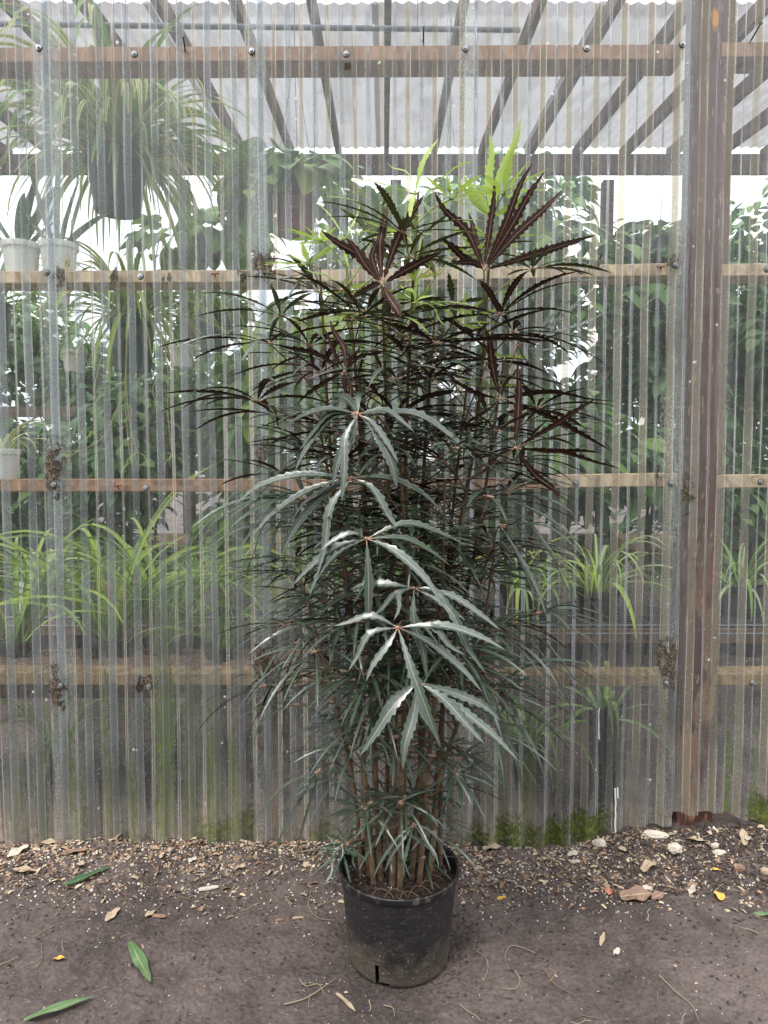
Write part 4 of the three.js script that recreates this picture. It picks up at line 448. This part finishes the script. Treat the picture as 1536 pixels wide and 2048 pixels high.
shrub(-120, -2.2, 0.4, 2.2, 0.6, 900, 0.13, [LM.dark, LM.deep], 'dark shrub cut off by the left picture edge');
for (let k = 0; k < 7; k++) shrub(-150 + k * 300, -4.9 - 0.5 * (k % 2), 0.3, [3.0, 3.0, 3.1, 4.0, 4.6, 4.9, 4.7][k], 1.0, 2400, 0.18, [LM.deep, LM.dark], ['leafy bush outside the back, far left', 'leafy bush outside behind the snake plants', 'leafy bush outside behind the yellow runners', 'leafy bush outside behind the pothos', 'leafy bush outside behind the aralia top', 'leafy bush outside left of the brown post', 'leafy bush outside right of the brown post'][k]);
{ // spilled potting mix along the narrow bench
  const P = [], U = [], I = [], A = 130, B = 12, x0 = -1.7, x1 = -0.32; for (let j = 0; j <= B; j++) for (let i = 0; i <= A; i++) { const x = mix(x0, x1, i / A), z = mix(-0.125, -0.4, j / B), e = Math.sin(Math.PI * j / B) ** 0.5 * ss(0, 0.06, i / A) * ss(1, 0.9, i / A); P.push(x, 0.498 + e * (0.012 + 0.07 * fbm(x * 6, z * 7, 41, 3) * fbm(x * 30, z * 30, 43, 2)), z); U.push(x, z); }
  for (let j = 0; j < B; j++) for (let i = 0; i < A; i++) { const a = j * (A + 1) + i, b = a + A + 1; I.push(a, a + 1, b, b, a + 1, b + 1); } const g = new THREE.BufferGeometry(); g.setAttribute('position', new THREE.Float32BufferAttribute(P, 3)); g.setAttribute('uv', new THREE.Float32BufferAttribute(U, 2)); g.setIndex(I); g.computeVertexNormals();
  const o = single('potting_mix', g, std({ map: soilMap, color: lin(1.5, 1.2, 1), bumpMap: soilBump, bumpScale: 0.01, roughness: 0.95 }), 'spilled brown potting mix heaped along the narrow bench at left', 'soil'); o.userData.kind = 'stuff'; }
{ // unseen foliage row added behind the camera, to darken what the sheets mirror
  const t = thing('added_hedge', 'unseen foliage row added behind the camera to darken the sheet reflections', 'added_hedge', V(0, 0, 5.6)); const n = 7000, im = new THREE.InstancedMesh(oval, LM.dark, n), M4 = new THREE.Matrix4(), Q = new THREE.Quaternion(); for (let i = 0; i < n; i++) { const L = q(0.14, 0.28); Q.setFromEuler(new THREE.Euler(q(-1, 1), q(0, 6.28), q(-1, 1))); M4.compose(V(q(-6, 6), q(0.05, 3.1) + 0.4 * ri(), q(-0.45, 0.45)), Q, V(L, L, L)); im.setMatrixAt(i, M4); } im.name = 'foliage'; im.userData.kind = 'stuff'; t.add(im);
  for (let k = -5; k <= 5; k++) mesh('trunk', tube([V(k * 1.1, -0.02, 0), V(k * 1.1 + q(-0.1, 0.1), 1.4, 0), V(k * 1.1 + q(-0.2, 0.2), 2.9, 0)], 0.05, 0.02, 7, 8), M.rafter, t); }
console.log('inside built');
// ---------------------------------------------------------------- litter on the soil
const rl = rng(909), w = (a, b) => rr(a, b, rl);
function scatter(name, geo, m, n, place, label, category) { const im = new THREE.InstancedMesh(geo, m, n), M4 = new THREE.Matrix4(), Q = new THREE.Quaternion(), C = new THREE.Color(); for (let i = 0; i < n; i++) { const [x, z, s, tilt, lift, col] = place(i); Q.setFromEuler(new THREE.Euler(w(-tilt, tilt), w(0, 6.28), w(-tilt, tilt), 'YXZ')); M4.compose(V(x, ground(x, z) + lift, z), Q, s); im.setMatrixAt(i, M4); if (col) im.setColorAt(i, C.setRGB(...col)); } im.name = name; im.userData = { kind: 'stuff', label, category }; scene.add(im); return im; }
const lump = (d, seed, amp) => { const g = new THREE.IcosahedronGeometry(1, d), p = g.attributes.position; for (let i = 0; i < p.count; i++) { const x = p.getX(i), y = p.getY(i), z = p.getZ(i), k = 1 - amp + 2 * amp * noise(x * 2.1 + 5 + seed, y * 2.1 + z * 3.3 + 9, seed); p.setXYZ(i, x * k, y * k, z * k); } g.computeVertexNormals(); return g; };
const inPot = (x, z) => Math.hypot(x - POT.x, z - POT.z) < 0.135;
function spotWall(spread, x0 = -1.6, x1 = 1.6) { for (;;) { const x = w(x0, x1), z = 0.012 + Math.abs(w(-1, 1) * w(0, 1)) * spread + (rl() < 0.3 ? w(0, 0.08) : 0); const d = fbm(x * 4 + 3, z * 6, 91, 3); if (!inPot(x, z) && d > 0.36 + 0.3 * rl() - 0.2) return [x, z]; } }
function spotAny() { for (;;) { const x = w(-1.6, 1.6), z = w(0.02, 1.25); if (!inPot(x, z)) return [x, z]; } }
const whiteish = () => { const k = w(0.55, 0.85); return [k, k * 0.95, k * 0.88]; };
scatter('perlite', lump(0, 3, 0.3), std({ roughness: 0.9 }), 4200, (i) => { const [x, z] = i < 3500 ? spotWall(0.34) : spotAny(), s = (i < 3500 ? w(0.0009, 0.0026) : w(0.0006, 0.0014)) * (rl() < 0.04 ? 1.7 : 1); return [x, z, V(s, s * 0.8, s * w(0.8, 1.3)), 1, s * 0.3, whiteish()]; }, 'tiny white perlite grains strewn over the soil near the wall', 'perlite');
const chip = blade(1, (t) => 0.28 * Math.pow(Math.sin(Math.PI * (0.12 + 0.8 * t)), 0.6), 0.25, () => 0.7, 4, 0.35);
const tan = () => { const k = w(0.4, 1.15), c = rl() < 0.3 ? [0.38, 0.24, 0.15] : rl() < 0.55 ? [0.5, 0.4, 0.28] : [0.22, 0.14, 0.1]; return c.map((v) => v * k); };
scatter('bark_chips', chip, std({ roughness: 0.9 }), 9200, (i) => { const [x, z] = i < 8300 ? spotWall(0.3) : spotAny(), s = w(0.004, 0.013 + 0.013 * rl()) * (i < 8300 ? 1 : 0.55); return [x, z, V(s, s, s * w(0.5, 1.1)), 0.5, 0.001, tan()]; }, 'small tan chips and leaf scraps littering the foot of the wall', 'litter');
const twigGeo = tube([V(-0.5, 0, 0), V(-0.15, 0.03, 0.05), V(0.2, 0.0, -0.04), V(0.5, 0.04, 0.03)], 0.02, 0.013, 5, 8);
scatter('root_fibres', twigGeo, std({ roughness: 0.9 }), 620, (i) => { const [x, z] = i < 420 ? spotWall(0.4) : spotAny(), s = w(0.015, 0.06); return [x, z, V(s, s * 0.8, s), 0.2, 0.0015, tan().map((v) => v * 0.8)]; }, 'thin dry root fibres and stalks lying on the soil', 'litter');
scatter('soil_crumbs', lump(1, 8, 0.6), std({ map: soilMap, color: lin(0.62, 0.56, 0.54), roughness: 0.95 }), 7200, (i) => { const [x, z] = i < 3000 ? [w(0.62, 1.5), 0.0 + Math.abs(w(-0.1, 0.24))] : i < 3250 ? (() => { const a = w(0, 6.28), d = 0.117 + w(0, 1) ** 2 * 0.12 * fbm(Math.cos(a) * 3 + 5, Math.sin(a) * 3 + 5, 7, 2); return [POT.x + Math.cos(a) * d, POT.z + Math.sin(a) * d]; })() : rl() < 0.5 ? spotWall(0.5) : spotAny(), s = (i < 3000 ? w(0.0015, 0.0035 + 0.004 * rl()) : w(0.0014, 0.004)); return [x, z, V(s * w(0.8, 1.6), s * 0.7, s), 1, s * 0.15, null]; }, 'dark crumbs of soil scattered around the pot and below the post', 'soil');
// single leaves and stalks that can be told apart
const curlLeaf = (L, W, curl, fold, seed) => blade(L, (t) => W * 0.5 * Math.pow(Math.sin(Math.PI * Math.pow(0.04 + 0.94 * t, 0.85)), 0.7) * (0.85 + 0.3 * noise(t * 7, seed, 3)), 0.12, (t) => curl * Math.sin(t * 5 + seed), 12, fold, 0, 0.22, seed);
const dryTex = (a, b, c) => tex(64, 128, (u, v) => { const m = Math.abs(u - 0.5), f = fbm(u * 9, v * 14, a[0] * 99, 4), s = ss(0.6, 0.75, fbm(u * 7, v * 9, 7 + a[1] * 50, 3)); return mixc(mixc(mixc(a, b, f), c, 0.7 * s), mixc(b, [0.6, 0.5, 0.35], 0.4), ss(0.05, 0.015, m)); });
const DM = { tan: std({ map: dryTex([0.36, 0.27, 0.18], [0.47, 0.37, 0.26], [0.24, 0.16, 0.1]), roughness: 0.85 }), brown: std({ map: dryTex([0.2, 0.12, 0.085], [0.31, 0.2, 0.14], [0.1, 0.06, 0.04]), roughness: 0.8 }), yellow: std({ map: dryTex([0.6, 0.36, 0.06], [0.72, 0.46, 0.1], [0.45, 0.2, 0.03]), roughness: 0.7 }), red: std({ map: dryTex([0.42, 0.13, 0.09], [0.5, 0.2, 0.13], [0.2, 0.07, 0.05]), roughness: 0.8 }), pale: std({ map: dryTex([0.46, 0.41, 0.33], [0.6, 0.55, 0.47], [0.35, 0.28, 0.2]), roughness: 0.9 }), green: std({ map: dryTex([0.07, 0.14, 0.05], [0.12, 0.2, 0.08], [0.22, 0.25, 0.15]), roughness: 0.55 }), darkGreen: std({ map: dryTex([0.03, 0.08, 0.03], [0.05, 0.12, 0.05], [0.02, 0.05, 0.02]), roughness: 0.45 }), straw: std({ color: lin(0.27, 0.23, 0.15), roughness: 0.8 }), twig: std({ color: lin(0.2, 0.12, 0.08), roughness: 0.85 }) };
const onGround = (px, py) => { let p = at(px, py, 0.5); for (let k = 0; k < 24; k++) { const d = p.clone().sub(EYE).normalize(); const g = ground(p.x, p.z); p = EYE.clone().addScaledVector(d, (g - EYE.y) / d.y); } return p; };
function groundLeaf(px, py, L, W, ang, kind, curl, fold, label, group, lift = 0.002) { const p = onGround(px, py), o = single('fallen_leaf', curlLeaf(L, W, curl, fold, px % 7), DM[kind], label, 'leaf', group); o.rotation.set(w(-0.25, 0.25), ang, w(-0.08, 0.05), 'YXZ'); o.position.set(p.x - Math.cos(ang) * L / 2, p.y + lift, p.z + Math.sin(ang) * L / 2); const b = new THREE.Box3().setFromObject(o); o.position.y += ground(p.x, p.z) + 0.0005 - b.min.y; return o; }
function leafBetween(ax, ay, bx, by, W, kind, curl, fold, label) { const a = onGround(ax, ay), b = onGround(bx, by), m = a.clone().lerp(b, 0.5), g = curlLeaf(a.distanceTo(b), W, curl, fold, ax % 7), o = single('fallen_leaf', g, DM[kind], label, 'leaf'), ang = Math.atan2(-(b.z - a.z), b.x - a.x); o.rotation.set(w(-0.2, 0.2), ang, -0.06, 'YXZ'); o.position.copy(a); const bb = new THREE.Box3().setFromObject(o); o.position.y += ground(m.x, m.z) + 0.001 - bb.min.y; }
leafBetween(128, 1778, 217, 1740, 0.024, 'darkGreen', 1.2, 0.35, 'folded dark green leaf lying below the left sheets');
leafBetween(260, 1885, 301, 1974, 0.027, 'green', 0.4, 0.12, 'flat grey-green lance-shaped leaf on bare soil at lower left');
leafBetween(48, 2046, 186, 2002, 0.022, 'green', 1.6, 0.3, 'arching green strap leaf at the bottom left corner');
groundLeaf(226, 1832, 0.05, 0.024, 1.2, 'tan', 6, 0.5, 'curled tan leaf above the flat green leaf');
groundLeaf(118, 1921, 0.028, 0.018, 0.1, 'yellow', 5, 0.3, 'small orange-yellow leaf near the lower left edge');
groundLeaf(1437, 1796, 0.032, 0.03, 1.5, 'yellow', 8, 0.4, 'bright orange-yellow leaf lying alone on the right');
groundLeaf(1272, 1797, 0.085, 0.045, 0.02, 'brown', 3, 0.15, 'broad flat brown leaf, largest of the cluster on the right');
groundLeaf(1316, 1795, 0.045, 0.022, 0.5, 'brown', 4, 0.3, 'narrow brown leaf touching the broad brown leaf');
groundLeaf(1217, 1785, 0.03, 0.02, 1.3, 'red', 5, 0.3, 'small pinkish red leaf beside the brown leaf cluster');
groundLeaf(1236, 1777, 0.035, 0.014, -1.0, 'tan', 5, 0.4, 'slim tan leaf just above the brown leaf cluster');
groundLeaf(1003, 1798, 0.026, 0.012, 0.1, 'yellow', 3, 0.2, 'tiny yellow leaf right of the pot rim');
groundLeaf(1528, 1832, 0.07, 0.013, -0.12, 'green', 1, 0.2, 'bright green leaf tip at the right picture edge');
groundLeaf(1428, 1736, 0.05, 0.01, -0.45, 'yellow', 2, 0.3, 'thin yellow leaf below the brown post');
groundLeaf(1384, 1776, 0.05, 0.02, 0.5, 'brown', 5, 0.4, 'curled brown leaf between the yellow leaf and the brown cluster');
groundLeaf(1300, 1735, 0.06, 0.035, 0.6, 'tan', 7, 0.4, 'crumpled tan leaf in the litter below the broken sheet');
groundLeaf(1392, 1678, 0.075, 0.026, -0.15, 'tan', 6, 0.4, 'long tan leaf lying in front of the brown post foot');
groundLeaf(1486, 1680, 0.075, 0.026, 1.2, 'tan', 9, 0.5, 'upright crumpled tan leaf against the right sheet');
groundLeaf(50, 1748, 0.075, 0.03, 0.1, 'tan', 6, 0.5, 'pointed tan leaf at the left, in the litter');
groundLeaf(37, 1706, 0.06, 0.035, 0.9, 'pale', 5, 0.35, 'pale dry leaf at the far left foot of the wall');
groundLeaf(98, 1688, 0.05, 0.022, 0.0, 'tan', 5, 0.4, 'small yellowish leaf against the left sheet');
groundLeaf(150, 1708, 0.075, 0.03, 0.1, 'brown', 3, 0.2, 'broad weathered leaf in the litter on the left');
groundLeaf(302, 1830, 0.03, 0.02, 0.9, 'tan', 4, 0.3, 'tan leaf scrap beside the wood chip');
groundLeaf(386, 1722, 0.03, 0.022, 1.3, 'pale', 4, 0.3, 'small rounded pale leaf in the litter');
groundLeaf(985, 1700, 0.06, 0.03, 0.1, 'tan', 7, 0.4, 'curled tan leaf at the wall right of the pot');
groundLeaf(1152, 1726, 0.028, 0.02, 0.2, 'pale', 2, 0.2, 'pale leaf flake near the crack in the sheet');
groundLeaf(610, 1970, 0.02, 0.006, 0.2, 'green', 2, 0.2, 'tiny green scrap left of the pot');
groundLeaf(480, 1738, 0.035, 0.02, 0.2, 'tan', 5, 0.4, 'tan leaf scrap left of the aralia foliage');
groundLeaf(1205, 1880, 0.05, 0.011, 1.1, 'tan', 3, 0.5, 'thin pointed straw-coloured leaf on the right');
groundLeaf(1234, 1906, 0.03, 0.014, 0.9, 'pale', 6, 0.5, 'twisted pale leaf scrap right of the pot');
groundLeaf(690, 2012, 0.08, 0.012, -1.0, 'tan', 2, 0.4, 'slim tan blade below the pot at the bottom edge');
for (let i = 0; i < 46; i++) { const [x, z] = spotWall(0.3), L = w(0.018, 0.042), kind = ['tan', 'pale', 'brown', 'tan'][i % 4], o = single('dry_leaf_scrap', curlLeaf(L, L * w(0.4, 0.7), w(10, 40), 0.4, i % 9), DM[kind], 'small curled dry leaf scrap in the litter along the wall foot', 'leaf scrap', 'dry leaf scraps along the wall'); o.rotation.set(w(-0.5, 0.5), w(0, 6.28), w(-0.3, 0.3), 'YXZ'); o.position.set(x, ground(x, z), z); const b = new THREE.Box3().setFromObject(o); o.position.y += ground(x, z) - 0.0005 - b.min.y; }
function strand(pts, r, kind, label, name = 'dry_stalk', cat = 'stalk') { const P = pts.map(([x, y]) => { const p = onGround(x, y); p.y += r + 0.001 + (rl() < 0.4 ? 0.004 : 0); return p; }); return single(name, tube(P, r * 0.7, r * 0.3, 6, 24), DM[kind], label, cat); }
strand([[955, 1906], [972, 1922], [976, 1942], [968, 1966]], 0.0022, 'straw', 'curved straw-coloured strip right of the pot base');
strand([[1070, 1912], [1046, 1898], [1022, 1897], [1010, 1918], [1020, 1942]], 0.0022, 'straw', 'upper of the two hooked straw strands right of the pot');
strand([[1030, 1948], [1040, 1962], [1030, 1980], [1004, 1982]], 0.0022, 'straw', 'lower of the two hooked straw strands right of the pot');
strand([[946, 1920], [949, 1970], [945, 2010]], 0.0014, 'twig', 'thin reddish twig standing out from the pot base');
strand([[1318, 1956], [1352, 1990], [1382, 2015], [1398, 2046]], 0.0022, 'straw', 'long straw stalk at the lower right');
strand([[1316, 1990], [1318, 2008], [1342, 2018]], 0.0013, 'twig', 'bent twig beside the long straw stalk');
strand([[1086, 1942], [1110, 1972], [1134, 1986], [1154, 2000]], 0.0028, 'twig', 'dark twig lying right of the pot');
strand([[568, 2012], [610, 2000], [640, 1985], [672, 1962]], 0.0024, 'straw', 'straw-coloured strand, largest of the tangle left of the pot base');
strand([[598, 1960], [612, 1974], [636, 1974], [650, 1996]], 0.0018, 'straw', 'thin strand crossing the tangle left of the pot base');
strand([[620, 1990], [618, 2016], [626, 2018]], 0.0015, 'straw', 'short hooked strand under the tangle left of the pot base');
strand([[622, 1782], [618, 1820], [640, 1842], [668, 1845]], 0.0018, 'straw', 'looping pale root strand beside the left of the pot');
strand([[84, 1892], [80, 1930], [66, 1942], [48, 1935]], 0.0018, 'twig', 'hooked reddish stalk at the lower left');
strand([[124, 1818], [148, 1796], [166, 1782]], 0.0022, 'straw', 'pale straight stalk left of the curled tan leaf');
strand([[66, 1880], [95, 1860], [114, 1850]], 0.0018, 'straw', 'short straw stalk above the hooked reddish stalk');
strand([[0, 1932], [20, 1924], [38, 1918]], 0.0022, 'straw', 'pale stalk entering from the left picture edge');
strand([[1160, 2032], [1185, 2040], [1205, 2042]], 0.0015, 'twig', 'dark twig at the bottom edge right of centre');
strand([[310, 1825], [325, 1812], [334, 1802]], 0.0016, 'twig', 'short dark twig beside the wood chip');
strand([[768, 2013], [785, 2022], [790, 2040]], 0.002, 'straw', 'curved straw at the bottom edge below the pot');
{ const wood = [[418, 1778, 0.06, 0.014, 0.25, 'pale', 'pale broken wood splinter left of the pot'], [318, 1834, 0.035, 0.012, -0.1, 'brown', 'brown wood chip on bare soil at left'], [560, 1842, 0.02, 0.007, 0.2, 'brown', 'short flat wood chip left of the pot'], [596, 1838, 0.03, 0.006, 0.1, 'tan', 'longer thin wood chip left of the pot']];
  for (const [px, py, L, W2, a, k, lab] of wood) { const p = onGround(px, py), g = new THREE.IcosahedronGeometry(1, 2), ps = g.attributes.position; for (let i = 0; i < ps.count; i++) { const x = ps.getX(i), y = ps.getY(i), z = ps.getZ(i), s = 0.85 + 0.3 * noise(x * 3 + px, z * 3 + y * 2, 5); ps.setXYZ(i, Math.sign(x) * Math.pow(Math.abs(x), 0.6) * L / 2 * s, y * 0.0035, Math.sign(z) * Math.pow(Math.abs(z), 0.6) * W2 / 2 * s); } g.computeVertexNormals(); const o = single('wood_chip', g, DM[k], lab, 'wood chip'); o.position.set(p.x, p.y + 0.003, p.z); o.rotation.y = a; } }
{ // pale lumps and clods where the soil is open under the short sheet
  for (const [px, py, sx, sy, sz, k, lab] of [[1350, 1700, 0.022, 0.014, 0.016, 'pale', 'white crumbly lump below the brown post'], [1302, 1672, 0.042, 0.012, 0.014, 'pale', 'long white papery lump under the broken sheet corner'], [1438, 1706, 0.018, 0.007, 0.012, 'pale', 'flat pale lump right of the white crumbly lump'], [1430, 1692, 0.013, 0.006, 0.01, 'pale', 'small pale lump behind the flat pale lump'], [1200, 1692, 0.02, 0.016, 0.012, 'pale', 'rounded pale husk at the wall beside the crack'], [1478, 1738, 0.014, 0.01, 0.012, 'brown', 'brown clod at the right of the litter'], [1530, 1745, 0.012, 0.01, 0.01, 'tan', 'small tan stone at the right picture edge']]) { const p = onGround(px, py), g = new THREE.IcosahedronGeometry(1, 3), ps = g.attributes.position; for (let i = 0; i < ps.count; i++) { const x = ps.getX(i), y = ps.getY(i), z = ps.getZ(i), s = 0.6 + 0.8 * fbm(x * 2 + px, z * 2 + y * 2.3, 5, 3); ps.setXYZ(i, x * sx * s, y * sy * s, z * sz * s); } g.computeVertexNormals(); const o = single('pale_lump', g, DM[k], lab, 'lump'); o.position.set(p.x, p.y + sy * 0.35, p.z); o.rotation.y = w(-0.4, 0.4); } }
console.log('litter built');
scene.traverse((o) => { if (o.isMesh) { o.castShadow = true; o.receiveShadow = true; } });
renderer.render(scene, camera);
